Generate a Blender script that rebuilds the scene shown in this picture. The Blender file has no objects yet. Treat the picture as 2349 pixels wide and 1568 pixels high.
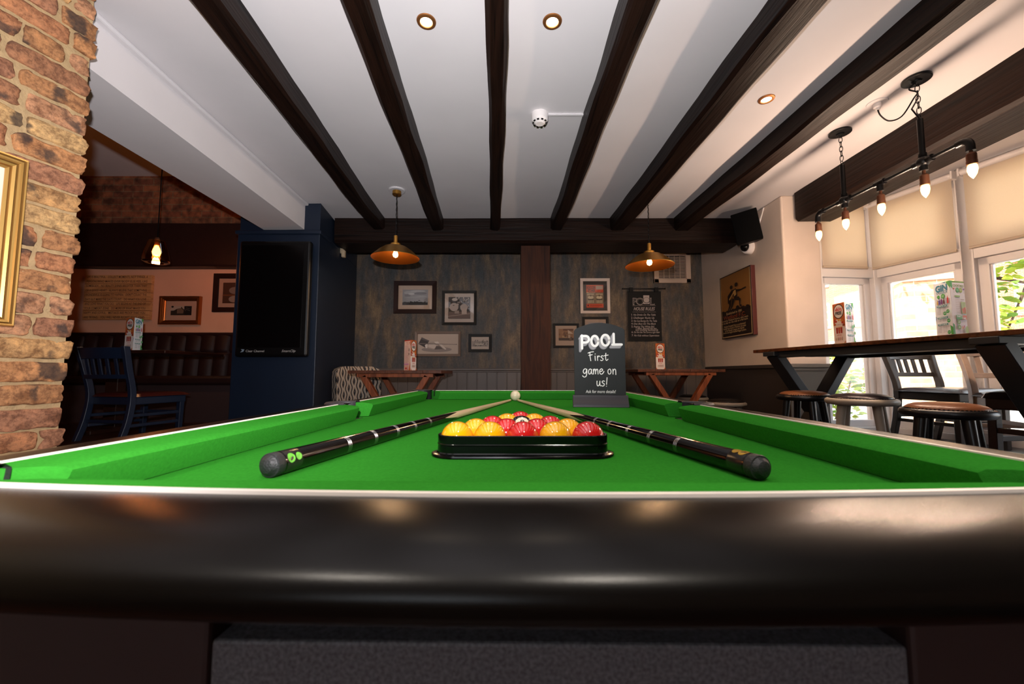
import bpy, math, random
from mathutils import Vector, Matrix, noise
from math import sin, cos, pi, radians, sqrt, atan2, tan

random.seed(7)
SC = bpy.context.scene
COL = SC.collection

# ---------------------------------------------------------------- camera, world, sun, flash, exposure
PITCH = radians(4.44); FPX = 940.0; CXP, CYP = 1174.5, 784.0; CZ = 0.95
cam = bpy.data.cameras.new('camera'); cam_o = bpy.data.objects.new('camera', cam); COL.objects.link(cam_o)
cam.sensor_width = 36.0; cam.lens = FPX / 2349.0 * 36.0
cam_o.location = (0, 0, CZ); cam_o.rotation_euler = (pi/2 + PITCH, 0, 0)
cam.clip_start = 0.01; cam.clip_end = 200
cam.dof.use_dof = True; cam.dof.focus_distance = 1.6; cam.dof.aperture_fstop = 8.0
SC.camera = cam_o
SC.view_settings.view_transform = 'Standard'; SC.view_settings.look = 'None'
SC.view_settings.exposure = 0.0; SC.view_settings.gamma = 1.0; SC.view_settings.use_curve_mapping = False
cy = SC.cycles
cy.max_bounces = 7; cy.diffuse_bounces = 4; cy.glossy_bounces = 4; cy.transmission_bounces = 6; cy.transparent_max_bounces = 12
cy.sample_clamp_indirect = 4.0; cy.caustics_reflective = False; cy.caustics_refractive = False; cy.blur_glossy = 0.6

world = bpy.data.worlds.new('sky'); SC.world = world; world.use_nodes = True
wn = world.node_tree.nodes; wl = world.node_tree.links
bg = wn['Background']
bg.inputs['Color'].default_value = (0.86, 0.93, 1.0, 1); bg.inputs['Strength'].default_value = 6.0

def light(name, typ, loc, energy, color, rot=None, **kw):
    d = bpy.data.lights.new(name, typ); o = bpy.data.objects.new(name, d); COL.objects.link(o)
    o.location = loc; d.energy = energy; d.color = color
    if rot: o.rotation_euler = rot
    for k, v in kw.items(): setattr(d, k, v)
    return o
light('sunlight', 'SUN', (2, -6, 9), 17.0, (1.0, 0.93, 0.82), (radians(48), 0, radians(-52)), angle=radians(0.6))
# the photographer's flash: just above the camera, head tilted up
light('camera_flash', 'SPOT', (-0.05, -0.02, CZ + 0.15), 275.0, (1.0, 0.965, 0.985), (radians(90 + 50), 0, radians(42)),
      spot_size=radians(178), spot_blend=1.0, shadow_soft_size=0.02)

# ---------------------------------------------------------------- pixel to place
SP, CP = sin(PITCH), cos(PITCH)
def ray(px, py):
    x = (px - CXP) / FPX; y = (CYP - py) / FPX
    return Vector((x, CP - y * SP, SP + y * CP))
def onY(px, py, Y):
    d = ray(px, py); t = Y / d.y; return Vector((d.x*t, Y, CZ + d.z*t))
def onZ(px, py, Z):
    d = ray(px, py); t = (Z - CZ) / d.z; return Vector((d.x*t, d.y*t, Z))
def onX(px, py, X):
    d = ray(px, py); t = X / d.x; return Vector((X, d.y*t, CZ + d.z*t))

# ---------------------------------------------------------------- materials
def srgb(h):
    h = h.lstrip('#'); out = []
    for i in (0, 2, 4):
        c = int(h[i:i+2], 16) / 255.0
        out.append(c/12.92 if c <= 0.04045 else ((c+0.055)/1.055)**2.4)
    return (out[0], out[1], out[2], 1.0)
MATS = {}
def mat(name, color, rough=0.5, metal=0.0, var=0.0, vscale=20.0, bump=0.0, bscale=80.0, emit=None, estr=0.0, spec=None, coat=0.0, sheen=0.0, stretch=(1,1,1)):
    if name in MATS: return MATS[name]
    m = bpy.data.materials.new(name); m.use_nodes = True
    nt = m.node_tree; b = nt.nodes['Principled BSDF']
    c = srgb(color) if isinstance(color, str) else (*color[:3], 1.0)
    b.inputs['Base Color'].default_value = c; b.inputs['Roughness'].default_value = rough; b.inputs['Metallic'].default_value = metal
    if spec is not None: b.inputs['Specular IOR Level'].default_value = spec
    if coat: b.inputs['Coat Weight'].default_value = coat; b.inputs['Coat Roughness'].default_value = 0.08
    if sheen: b.inputs['Sheen Weight'].default_value = sheen; b.inputs['Sheen Roughness'].default_value = 0.5
    if emit: b.inputs['Emission Color'].default_value = srgb(emit) if isinstance(emit, str) else (*emit[:3], 1); b.inputs['Emission Strength'].default_value = estr
    tc = None
    if var or bump:
        tc = nt.nodes.new('ShaderNodeTexCoord'); mp = nt.nodes.new('ShaderNodeMapping'); mp.inputs['Scale'].default_value = stretch
        nt.links.new(tc.outputs['Object'], mp.inputs['Vector'])
    if var:
        n = nt.nodes.new('ShaderNodeTexNoise'); n.inputs['Scale'].default_value = vscale; n.inputs['Detail'].default_value = 5
        r = nt.nodes.new('ShaderNodeMapRange'); r.inputs[1].default_value = 0.3; r.inputs[2].default_value = 0.7
        r.inputs[3].default_value = 1 - var; r.inputs[4].default_value = 1 + var
        h = nt.nodes.new('ShaderNodeHueSaturation'); h.inputs['Color'].default_value = c
        nt.links.new(mp.outputs[0], n.inputs['Vector']); nt.links.new(n.outputs['Fac'], r.inputs[0]); nt.links.new(r.outputs[0], h.inputs['Value'])
        nt.links.new(h.outputs[0], b.inputs['Base Color'])
    if bump:
        n2 = nt.nodes.new('ShaderNodeTexNoise'); n2.inputs['Scale'].default_value = bscale; n2.inputs['Detail'].default_value = 3
        bp = nt.nodes.new('ShaderNodeBump'); bp.inputs['Strength'].default_value = bump; bp.inputs['Distance'].default_value = 0.004
        nt.links.new(mp.outputs[0], n2.inputs['Vector']); nt.links.new(n2.outputs['Fac'], bp.inputs['Height']); nt.links.new(bp.outputs[0], b.inputs['Normal'])
    MATS[name] = m; return m
def ramp(nt, stops, interp='LINEAR'):
    r = nt.nodes.new('ShaderNodeValToRGB'); r.color_ramp.interpolation = interp
    e = r.color_ramp.elements
    while len(e) < len(stops): e.new(0.5)
    for i, (p, c) in enumerate(stops): e[i].position = p; e[i].color = srgb(c) if isinstance(c, str) else c
    return r
def wood(name, dark, light_, rough=0.5, scale=(1, 14, 14), axis='x', bump=0.4, coat=0.0, spec=0.3):
    if name in MATS: return MATS[name]
    m = bpy.data.materials.new(name); m.use_nodes = True; nt = m.node_tree; b = nt.nodes['Principled BSDF']
    b.inputs['Roughness'].default_value = rough; b.inputs['Specular IOR Level'].default_value = spec
    if coat: b.inputs['Coat Weight'].default_value = coat; b.inputs['Coat Roughness'].default_value = 0.15
    tc = nt.nodes.new('ShaderNodeTexCoord'); mp = nt.nodes.new('ShaderNodeMapping')
    s = {'x': (scale[0], scale[1], scale[2]), 'y': (scale[1], scale[0], scale[2]), 'z': (scale[1], scale[2], scale[0])}[axis]
    mp.inputs['Scale'].default_value = s
    n = nt.nodes.new('ShaderNodeTexNoise'); n.inputs['Scale'].default_value = 2.2; n.inputs['Detail'].default_value = 7; n.inputs['Distortion'].default_value = 0.7
    r = ramp(nt, [(0.3, dark), (0.55, light_), (0.75, dark)])
    nt.links.new(tc.outputs['Object'], mp.inputs['Vector']); nt.links.new(mp.outputs[0], n.inputs['Vector'])
    nt.links.new(n.outputs['Fac'], r.inputs[0]); nt.links.new(r.outputs[0], b.inputs['Base Color'])
    bp = nt.nodes.new('ShaderNodeBump'); bp.inputs['Strength'].default_value = bump; bp.inputs['Distance'].default_value = 0.004
    nt.links.new(n.outputs['Fac'], bp.inputs['Height']); nt.links.new(bp.outputs[0], b.inputs['Normal'])
    MATS[name] = m; return m
def emis(name, color, strength):
    if name in MATS: return MATS[name]
    m = bpy.data.materials.new(name); m.use_nodes = True; nt = m.node_tree
    b = nt.nodes['Principled BSDF']; b.inputs['Base Color'].default_value = (0, 0, 0, 1)
    b.inputs['Emission Color'].default_value = srgb(color); b.inputs['Emission Strength'].default_value = strength
    MATS[name] = m; return m
def thin_glass(name, tint='#FFFFFF', refl=0.06, rough=0.0):
    if name in MATS: return MATS[name]
    m = bpy.data.materials.new(name); m.use_nodes = True; nt = m.node_tree; nt.nodes.remove(nt.nodes['Principled BSDF'])
    out = nt.nodes['Material Output']; tr = nt.nodes.new('ShaderNodeBsdfTransparent'); tr.inputs[0].default_value = srgb(tint)
    gl = nt.nodes.new('ShaderNodeBsdfGlossy'); gl.inputs['Roughness'].default_value = rough
    fr = nt.nodes.new('ShaderNodeLayerWeight'); fr.inputs['Blend'].default_value = 0.25
    mr = nt.nodes.new('ShaderNodeMapRange'); mr.inputs[3].default_value = refl; mr.inputs[4].default_value = 0.7
    mx = nt.nodes.new('ShaderNodeMixShader')
    nt.links.new(fr.outputs['Fresnel'], mr.inputs[0]); nt.links.new(mr.outputs[0], mx.inputs[0]); nt.links.new(tr.outputs[0], mx.inputs[1]); nt.links.new(gl.outputs[0], mx.inputs[2])
    nt.links.new(mx.outputs[0], out.inputs[0]); MATS[name] = m; return m

M_white = mat('ceiling_paint', '#DAD6D8', 0.85, var=0.03, vscale=3, bump=0.08, bscale=12)
M_beam = wood('dark_beam', '#0C0605', '#22140F', 0.5, (0.8, 9, 9), 'y', 0.9)
M_beamx = wood('dark_beam_across', '#140906', '#2A130C', 0.42, (0.8, 9, 9), 'x', 0.9)
M_post = wood('post_oak', '#1C0B06', '#40200F', 0.7, (0.9, 12, 12), 'z', 0.9)
M_navy = mat('navy_paint', '#0A1A2E', 0.5, var=0.06, vscale=6)
M_navyd = mat('navy_dark', '#0A1420', 0.7)
M_cream = mat('cream_wall', '#DAC8BA', 0.8, var=0.04, vscale=5, bump=0.1, bscale=40)
M_boothwall = mat('booth_wall_paint', '#E0A98A', 0.8, var=0.04, vscale=5, bump=0.1, bscale=40)
M_charcoal = mat('charcoal_panel', '#3A3230', 0.6)
M_dadolight = mat('dado_putty', '#8E857C', 0.5)
M_pvc = mat('white_frame', '#F2ECEA', 0.35)
M_blackplastic = mat('black_plastic', '#0B0B0C', 0.18)
M_blackmetal = mat('black_metal', '#0C0C0E', 0.35, metal=0.3)
M_brass = mat('brass', '#D09A4C', 0.36, metal=1.0)
M_copper = mat('lamp_inside', '#C9772F', 0.3, metal=1.0)
M_bronze = mat('bronze_socket', '#6A4432', 0.4, metal=0.7)
M_chrome = mat('chrome', '#C8B8A0', 0.15, metal=1.0)
M_felt = mat('green_baize', '#2D7C25', 0.95, var=0.10, vscale=260, bump=0.2, bscale=900, spec=0.0)
M_rail = mat('black_rail', '#080605', 0.27, spec=0.16, bump=0.035, bscale=1400)
M_trim = mat('cream_trim', '#E6DCD4', 0.4)
M_cab = mat('cabinet_dark', '#3A2A2A', 0.5)
M_speck = mat('cabinet_speckle', '#66656A', 0.6, var=0.5, vscale=420)
M_greymetal = mat('dark_grey_metal', '#2E3033', 0.45, metal=0.2)
M_tabletop = wood('oak_top', '#2A1208', '#6B3A1C', 0.35, (1, 10, 10), 'y', 0.3, 0.4)
M_tableoak = wood('table_oak', '#33190F', '#5E3623', 0.45, (1, 10, 10), 'x', 0.3)
M_tableleg = wood('leg_oak', '#4E2512', '#8A4A2A', 0.45, (1, 8, 8), 'z', 0.2)
M_stoolblack = mat('stool_black', '#121315', 0.3)
M_stoolcream = mat('stool_cream', '#A89C8C', 0.4)
M_tan = mat('tan_leather', '#7A4A2C', 0.35, var=0.08, bump=0.15, bscale=200)
M_brownleather = mat('brown_leather', '#2C2426', 0.3, bump=0.15, bscale=200)
M_booth = mat('booth_leather', '#241110', 0.55, spec=0.25, var=0.12, vscale=9, bump=0.2, bscale=150)
M_chairblue = mat('chair_blue', '#121E33', 0.4)
M_chairdark = mat('chair_dark', '#3A3532', 0.4)
M_chairwhite = mat('chair_worn_white', '#BCA290', 0.5, var=0.15, vscale=14)
M_chairbrown = mat('chair_brown', '#2A140C', 0.35)
M_seatred = mat('seat_red_leather', '#4A1C16', 0.35, bump=0.1, bscale=200)
M_floor = wood('floor_boards', '#2A150E', '#4A271A', 0.35, (1.2, 9, 9), 'x', 0.2)
M_floord = mat('platform_floor', '#1E1B1E', 0.28, var=0.1)
M_glass = thin_glass('window_glass')
M_picglass = thin_glass('picture_glass', refl=0.035)
M_bulbglow = emis('bulb_glow', '#FFC46C', 9); M_bulbhot = emis('bulb_glow_bright', '#FFB060', 36)
M_downglow = emis('downlight_glow', '#FFE6BE', 9)

# ---------------------------------------------------------------- mesh builder
class MB:
    def __init__(s): s.v = []; s.f = []; s.m = []; s.cur = 0
    def add(s, vs, fs, M=None):
        b = len(s.v)
        if M is not None: vs = [M @ Vector(v) for v in vs]
        s.v += [tuple(v) for v in vs]; s.f += [tuple(b+i for i in f) for f in fs]; s.m += [s.cur]*len(fs)
        return s
    def mi(s, i): s.cur = i; return s
    def box(s, x0, x1, y0, y1, z0, z1, M=None):
        vs = [(x, y, z) for z in (z0, z1) for y in (y0, y1) for x in (x0, x1)]
        return s.add(vs, [(0,2,3,1),(4,5,7,6),(0,1,5,4),(2,6,7,3),(0,4,6,2),(1,3,7,5)], M)
    def bar(s, p, q, w, h, up=(0,0,1), w2=None, h2=None):
        p = Vector(p); q = Vector(q); d = (q-p).normalized(); u = Vector(up)
        sx = d.cross(u)
        if sx.length < 1e-5: sx = d.cross(Vector((1,0,0)))
        sx.normalize(); uu = sx.cross(d).normalized()
        w2 = w if w2 is None else w2; h2 = h if h2 is None else h2
        vs = []
        for c, ww, hh in ((p, w, h), (q, w2, h2)):
            for a, b in ((-1,-1),(1,-1),(1,1),(-1,1)): vs.append(c + sx*a*ww/2 + uu*b*hh/2)
        return s.add(vs, [(3,2,1,0),(4,5,6,7),(0,1,5,4),(1,2,6,5),(2,3,7,6),(3,0,4,7)])
    def tube(s, path, r, seg=12, closed=False, caps=True):
        path = [Vector(p) for p in path]; n = len(path); rs = r if isinstance(r, (list, tuple)) else [r]*n
        rings = []; ref = None
        for i in range(n):
            if closed: d = path[(i+1) % n] - path[i-1]
            else: d = path[min(i+1, n-1)] - path[max(i-1, 0)]
            d.normalize()
            if ref is None:
                ref = d.orthogonal().normalized()
            ref = (ref - d*ref.dot(d)).normalized(); bi = d.cross(ref)
            rings.append([path[i] + (ref*cos(2*pi*k/seg) + bi*sin(2*pi*k/seg))*rs[i] for k in range(seg)])
        vs = [v for rg in rings for v in rg]; fs = []
        m = n if closed else n-1
        for i in range(m):
            a = i*seg; b = ((i+1) % n)*seg
            for k in range(seg): fs.append((a+k, a+(k+1) % seg, b+(k+1) % seg, b+k))
        if caps and not closed: fs.append(tuple(range(seg))[::-1]); fs.append(tuple((n-1)*seg+k for k in range(seg)))
        return s.add(vs, fs)
    def lathe(s, prof, c=(0,0,0), seg=32, M=None, caps=False):
        vs = []; fs = []; n = len(prof)
        for r, z in prof:
            for k in range(seg): vs.append((c[0]+r*cos(2*pi*k/seg), c[1]+r*sin(2*pi*k/seg), c[2]+z))
        for i in range(n-1):
            for k in range(seg): fs.append((i*seg+k, i*seg+(k+1) % seg, (i+1)*seg+(k+1) % seg, (i+1)*seg+k))
        if caps: fs.append(tuple(range(seg))[::-1]); fs.append(tuple((n-1)*seg+k for k in range(seg)))
        return s.add(vs, fs, M)
    def prism(s, poly, z0, z1, M=None):
        n = len(poly); vs = [(x, y, z0) for x, y in poly] + [(x, y, z1) for x, y in poly]
        fs = [tuple(range(n))[::-1], tuple(range(n, 2*n))] + [(i, (i+1) % n, n+(i+1) % n, n+i) for i in range(n)]
        return s.add(vs, fs, M)
    def ball(s, c, r, seg=24, rings=14, sc=(1,1,1)):
        vs = [(c[0], c[1], c[2]-r*sc[2])]; fs = []
        for i in range(1, rings):
            a = -pi/2 + pi*i/rings
            for k in range(seg): vs.append((c[0]+r*sc[0]*cos(a)*cos(2*pi*k/seg), c[1]+r*sc[1]*cos(a)*sin(2*pi*k/seg), c[2]+r*sc[2]*sin(a)))
        vs.append((c[0], c[1], c[2]+r*sc[2])); t = len(vs)-1
        for k in range(seg): fs.append((0, 1+(k+1) % seg, 1+k)); fs.append((t, t-seg+k, t-seg+(k+1) % seg))
        for i in range(rings-2):
            for k in range(seg): fs.append((1+i*seg+k, 1+i*seg+(k+1) % seg, 1+(i+1)*seg+(k+1) % seg, 1+(i+1)*seg+k))
        return s.add(vs, fs)
    def grid(s, fn, nu, nv, closed_u=False):
        vs = [fn(i/nu, j/nv) for j in range(nv+1) for i in range(nu+1)]
        return s.add(vs, [(j*(nu+1)+i, j*(nu+1)+i+1, (j+1)*(nu+1)+i+1, (j+1)*(nu+1)+i) for j in range(nv) for i in range(nu)])
    def build(s, name, mats, parent=None, smooth=True, bevel=0.0, angle=38, kind=None, seg=2):
        me = bpy.data.meshes.new(name); me.from_pydata(s.v, [], s.f)
        if not isinstance(mats, (list, tuple)): mats = [mats]
        for m in mats: me.materials.append(m)
        if len(mats) > 1: me.polygons.foreach_set('material_index', s.m)
        if smooth:
            me.polygons.foreach_set('use_smooth', [True]*len(me.polygons)); me.set_sharp_from_angle(angle=radians(angle))
        me.update()
        o = bpy.data.objects.new(name, me); COL.objects.link(o)
        if parent is not None: o.parent = parent
        if bevel:
            b = o.modifiers.new('bevel', 'BEVEL'); b.width = bevel; b.segments = seg; b.limit_method = 'ANGLE'; b.angle_limit = radians(35)
            b.harden_normals = False
        if kind: o['kind'] = kind
        return o

def thing(name, label, cat, loc=(0,0,0), rotz=0.0, group=None, kind=None):
    o = bpy.data.objects.new(name, None); o.empty_display_size = 0.05; COL.objects.link(o)
    o.location = loc; o.rotation_euler = (0, 0, rotz)
    if label: o['label'] = label; o['category'] = cat
    if group: o['group'] = group
    if kind: o['kind'] = kind
    return o
def tag(o, label, cat, group=None, kind=None):
    o['label'] = label; o['category'] = cat
    if group: o['group'] = group
    if kind: o['kind'] = kind
    return o
def dup(root, loc, rotz=0.0, label=None):
    def cp(o, par):
        c = o.copy(); COL.objects.link(c)
        if par is not None: c.parent = par
        for ch in list(o.children): cp(ch, c)
        return c
    r = cp(root, None); r.location = loc; r.rotation_euler = (0, 0, rotz)
    if label: r['label'] = label
    return r

# ---------------------------------------------------------------- flat artwork: u right, v up, layers stack towards -y
_TC = {}
def text2d(s, size, bold=0.0, shear=0.0):
    key = (s, bold, shear)
    if key not in _TC:
        cu = bpy.data.curves.new('t', 'FONT'); cu.body = s; cu.size = 1.0; cu.offset = bold; cu.shear = shear; cu.resolution_u = 3
        ob = bpy.data.objects.new('t', cu); me = bpy.data.meshes.new_from_object(ob)
        vs = [(v.co.x, v.co.y) for v in me.vertices]; fs = [tuple(p.vertices) for p in me.polygons]
        bpy.data.objects.remove(ob); bpy.data.meshes.remove(me); bpy.data.curves.remove(cu)
        _TC[key] = (vs, fs)
    vs, fs = _TC[key]
    return [(x*size, y*size) for x, y in vs], fs
def paint(color):
    n = 'ink_' + color.lstrip('#').lower()
    return mat(n, color, 0.6)
class Art:
    def __init__(s, step=0.0004): s.mb = MB(); s.mats = []; s.k = 0; s.step = step
    def _m(s, c):
        m = paint(c) if isinstance(c, str) else c
        if m not in s.mats: s.mats.append(m)
        s.mb.cur = s.mats.index(m); s.k += 1
    def poly(s, pts, c):
        s._m(c); y = -s.k*s.step
        a = sum(pts[i][0]*pts[(i+1) % len(pts)][1] - pts[(i+1) % len(pts)][0]*pts[i][1] for i in range(len(pts)))
        if a < 0: pts = pts[::-1]
        s.mb.add([(p[0], y, p[1]) for p in pts], [tuple(range(len(pts)))]); return s
    def rect(s, u0, v0, u1, v1, c): return s.poly([(u0,v0),(u1,v0),(u1,v1),(u0,v1)], c)
    def ell(s, u, v, ru, rv, c, n=28): return s.poly([(u+ru*cos(2*pi*k/n), v+rv*sin(2*pi*k/n)) for k in range(n)], c)
    def text(s, t, u, v, size, c, align='c', bold=0.0, shear=0.0, fit=None, rot=0.0):
        vs, fs = text2d(t, size, bold, shear)
        if not vs: return s
        x0 = min(p[0] for p in vs); x1 = max(p[0] for p in vs); w = x1-x0
        k = 1.0
        if fit and w > 1e-6: k = fit / w
        off = {'c': -(x0+x1)/2, 'l': -x0, 'r': -x1}[align]
        s._m(c); y = -s.k*s.step; cr, sr = cos(rot), sin(rot)
        s.mb.add([(u + ((p[0]+off)*k)*cr - p[1]*sr, y, v + ((p[0]+off)*k)*sr + p[1]*cr) for p in vs], fs); return s
    def stroke(s, pts, w, c, smooth=True):
        if smooth and len(pts) > 2:
            q = []
            for i in range(len(pts)-1):
                p0 = pts[max(i-1, 0)]; p1 = pts[i]; p2 = pts[i+1]; p3 = pts[min(i+2, len(pts)-1)]
                for k in range(5):
                    t = k/5
                    q.append(tuple(0.5*((2*p1[a]) + (-p0[a]+p2[a])*t + (2*p0[a]-5*p1[a]+4*p2[a]-p3[a])*t*t + (-p0[a]+3*p1[a]-3*p2[a]+p3[a])*t**3) for a in (0, 1)))
            q.append(pts[-1]); pts = q
        s._m(c); y = -s.k*s.step; L = []; R = []
        for i in range(len(pts)):
            a = pts[max(i-1, 0)]; b = pts[min(i+1, len(pts)-1)]
            dx, dy = b[0]-a[0], b[1]-a[1]; l = sqrt(dx*dx+dy*dy) or 1
            L.append((pts[i][0]-dy/l*w/2, y, pts[i][1]+dx/l*w/2)); R.append((pts[i][0]+dy/l*w/2, y, pts[i][1]-dx/l*w/2))
        n = len(pts); s.mb.add(L+R, [(i, n+i, n+i+1, i+1) for i in range(n-1)])
        for p in (pts[0], pts[-1]):
            s.mb.add([(p[0]+w/2*cos(2*pi*k/10), y-0.00005, p[1]+w/2*sin(2*pi*k/10)) for k in range(10)], [tuple(range(10))])
        return s
    def build(s, name, parent, loc=(0,0,0), rot=(0,0,0)):
        o = s.mb.build(name, s.mats, parent, smooth=False); o.location = loc; o.rotation_euler = rot; return o
# ================================================================ ROOM SHELL
CEIL = 2.40; WALLY = 4.65; HDY = 3.73; RWX = 2.19; RWY = 3.24; PLAT = 0.48
def sbox(name, x0, x1, y0, y1, z0, z1, m, bevel=0.0, parent=None):
    return MB().box(x0, x1, y0, y1, z0, z1).build(name, m, parent, smooth=False, bevel=bevel, kind=None if parent else 'structure')
sbox('floor', -6.1, 5.0, -2.7, 4.9, -0.12, 0.0, M_floor)
MB().prism([(-6.0,1.6),(-1.93,1.6),(-1.93,3.38),(-2.33,3.38),(-2.33,4.48),(-6.0,4.48)], 0.0, PLAT).build('floor', M_floor, None, smooth=False, kind='structure')
MB().prism([(1.2,-0.6),(4.12,-0.6),(3.03,3.36),(2.5,3.3),(2.5,3.23),(1.2,3.23)], 0.0, PLAT).build('floor', M_floord, None, smooth=False, kind='structure')
MB().prism([(-1.66,-2.75),(4.85,-2.75),(3.16,3.42),(2.6,3.40),(2.5,4.85),(-2.0,4.85),(-2.0,1.45),(-1.66,1.45)], CEIL, CEIL+0.1).build('ceiling', M_white, None, smooth=False, kind='structure')
sbox('ceiling', -3.0, -1.66, -2.7, 1.45, CEIL, CEIL+0.1, M_white)
sbox('ceiling', -6.1, -2.08, -2.7, 4.9, 3.18, 3.28, M_white)
# boxed-in beam between the rooms
MB().prism([(-2.08,1.36),(-1.686,1.36),(-1.763,3.40),(-2.11,3.40)], 2.17, 3.18).build('ceiling', M_white, None, smooth=False, kind='structure')
MB().prism([(-1.70,1.36),(-1.655,1.36),(-1.735,3.40),(-1.775,3.40)], CEIL-0.022, CEIL).build('trim_1', M_white, None, smooth=False, kind='structure', bevel=0.008)
MB().box(-6.1, -1.45, -2.85, -2.7, 0, 3.2).box(-0.15, 5.0, -2.85, -2.7, 0, 3.2).box(-1.45, -0.15, -2.85, -2.7, 0, 1.1).box(-1.45, -0.15, -2.85, -2.7, 2.05, 3.2).build('wall_front', M_cream, None, smooth=False, kind='structure')
w6 = thing('window_6', None, None, (-0.80, -2.78, 0), 0, kind='structure')  # unseen window added behind the camera to light the table front
f = MB(); f.box(-0.65, -0.59, -0.05, 0.05, 1.1, 2.05); f.box(0.59, 0.65, -0.05, 0.05, 1.1, 2.05); f.box(-0.65, 0.65, -0.05, 0.05, 1.1, 1.16); f.box(-0.65, 0.65, -0.05, 0.05, 1.99, 2.05); f.box(-0.03, 0.03, -0.04, 0.04, 1.1, 2.05)
f.build('window_frame', M_pvc, w6, smooth=False); MB().box(-0.6, 0.6, -0.003, 0.003, 1.15, 2.0).build('window_glass', M_glass, w6, smooth=False)
sbox('wall_left', -6.25, -6.1, -2.85, 4.9, 0, 3.2, M_boothwall)

# --- back wall: patterned wallpaper over painted boards
def wallpaper():
    m = bpy.data.materials.new('streaked_wallpaper'); m.use_nodes = True; nt = m.node_tree; b = nt.nodes['Principled BSDF']; b.inputs['Roughness'].default_value = 0.6
    tc = nt.nodes.new('ShaderNodeTexCoord'); L = nt.links
    def nz(sc, scale, det=5):
        mp = nt.nodes.new('ShaderNodeMapping'); mp.inputs['Scale'].default_value = sc; n = nt.nodes.new('ShaderNodeTexNoise')
        n.inputs['Scale'].default_value = scale; n.inputs['Detail'].default_value = det; n.inputs['Roughness'].default_value = 0.62
        L.new(tc.outputs['Object'], mp.inputs[0]); L.new(mp.outputs[0], n.inputs['Vector']); return n
    a = nz((1, 1, 0.30), 9); c = nz((1, 1, 0.28), 30); f = nz((1, 1, 0.8), 90, 2)
    r1 = ramp(nt, [(0.36, '#404345'), (0.48, '#504A46'), (0.57, '#635546'), (0.68, '#78654F')])
    r2 = ramp(nt, [(0.35, (0.62,0.64,0.68,1)), (0.65, (1.15,1.12,1.06,1))])
    r3 = ramp(nt, [(0.35, (0.75,0.75,0.75,1)), (0.65, (1.2,1.2,1.2,1))])
    m1 = nt.nodes.new('ShaderNodeMixRGB'); m1.blend_type = 'MULTIPLY'; m1.inputs[0].default_value = 0.9
    m2 = nt.nodes.new('ShaderNodeMixRGB'); m2.blend_type = 'MULTIPLY'; m2.inputs[0].default_value = 0.8
    L.new(a.outputs['Fac'], r1.inputs[0]); L.new(c.outputs['Fac'], r2.inputs[0]); L.new(f.outputs['Fac'], r3.inputs[0])
    L.new(r1.outputs[0], m1.inputs[1]); L.new(r2.outputs[0], m1.inputs[2]); L.new(m1.outputs[0], m2.inputs[1]); L.new(r3.outputs[0], m2.inputs[2])
    L.new(m2.outputs[0], b.inputs['Base Color']); return m
M_paper = wallpaper()
sbox('wall_back', -2.4, RWX+0.3, WALLY, WALLY+0.2, 0, 2.5, M_paper)
M_panel = mat('panel_paint', '#5E5550', 0.5)
mb = MB(); x = -1.85
while x < RWX - 0.01:
    mb.box(x+0.004, x+0.108, WALLY-0.016, WALLY, 0.0, 0.985); x += 0.112
mb.box(-1.85, RWX, WALLY-0.008, WALLY, 0.0, 0.985)
mb.build('trim_2', M_panel, None, smooth=False, bevel=0.004, kind='structure')
mb = MB(); mb.box(-1.85, RWX, WALLY-0.035, WALLY, 0.985, 1.012); mb.box(-1.85, RWX, WALLY-0.024, WALLY, 0.965, 0.985)
mb.build('trim_3', M_panel, None, smooth=False, bevel=0.006, kind='structure')

# --- right wall with return, its dark wainscot and rail
sbox('wall_right', RWX, 2.49, RWY, 4.85, 0, CEIL, M_cream, bevel=0.012)
mb = MB(); mb.box(RWX-0.006, RWX, RWY, WALLY-0.035, 0, 1.0); mb.build('trim_4', M_charcoal, None, smooth=False, kind='structure')
mb = MB(); mb.box(RWX-0.022, RWX, RWY, WALLY-0.035, 0.995, 1.028); mb.build('trim_5', M_charcoal, None, smooth=False, bevel=0.006, kind='structure')
mb = MB(); mb.box(RWX-0.006, 2.49, RWY-0.006, RWY, PLAT, 1.0); mb.box(RWX-0.006, 2.50, RWY-0.028, RWY, 1.0, 1.03); mb.box(RWX-0.006, 2.50, RWY-0.016, RWY, 0.975, 1.0)
mb.build('trim_6', M_dadolight, None, smooth=False, bevel=0.005, kind='structure')
# wall behind the camera side of the bay
u2 = Vector((0.27, -0.963)); A2 = Vector((3.05, 3.39)); n2 = Vector((0.963, 0.27))
def bayp(s, o=0.0): p = A2 + u2*s + n2*o; return (p.x, p.y)
WS = [0.0, 0.60, 1.25, 1.90, 2.55]
MB().prism([bayp(2.55), bayp(6.4), bayp(6.4, 0.2), bayp(2.55, 0.2)], 0, CEIL).build('wall_right', M_cream, None, smooth=False, kind='structure')

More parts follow.
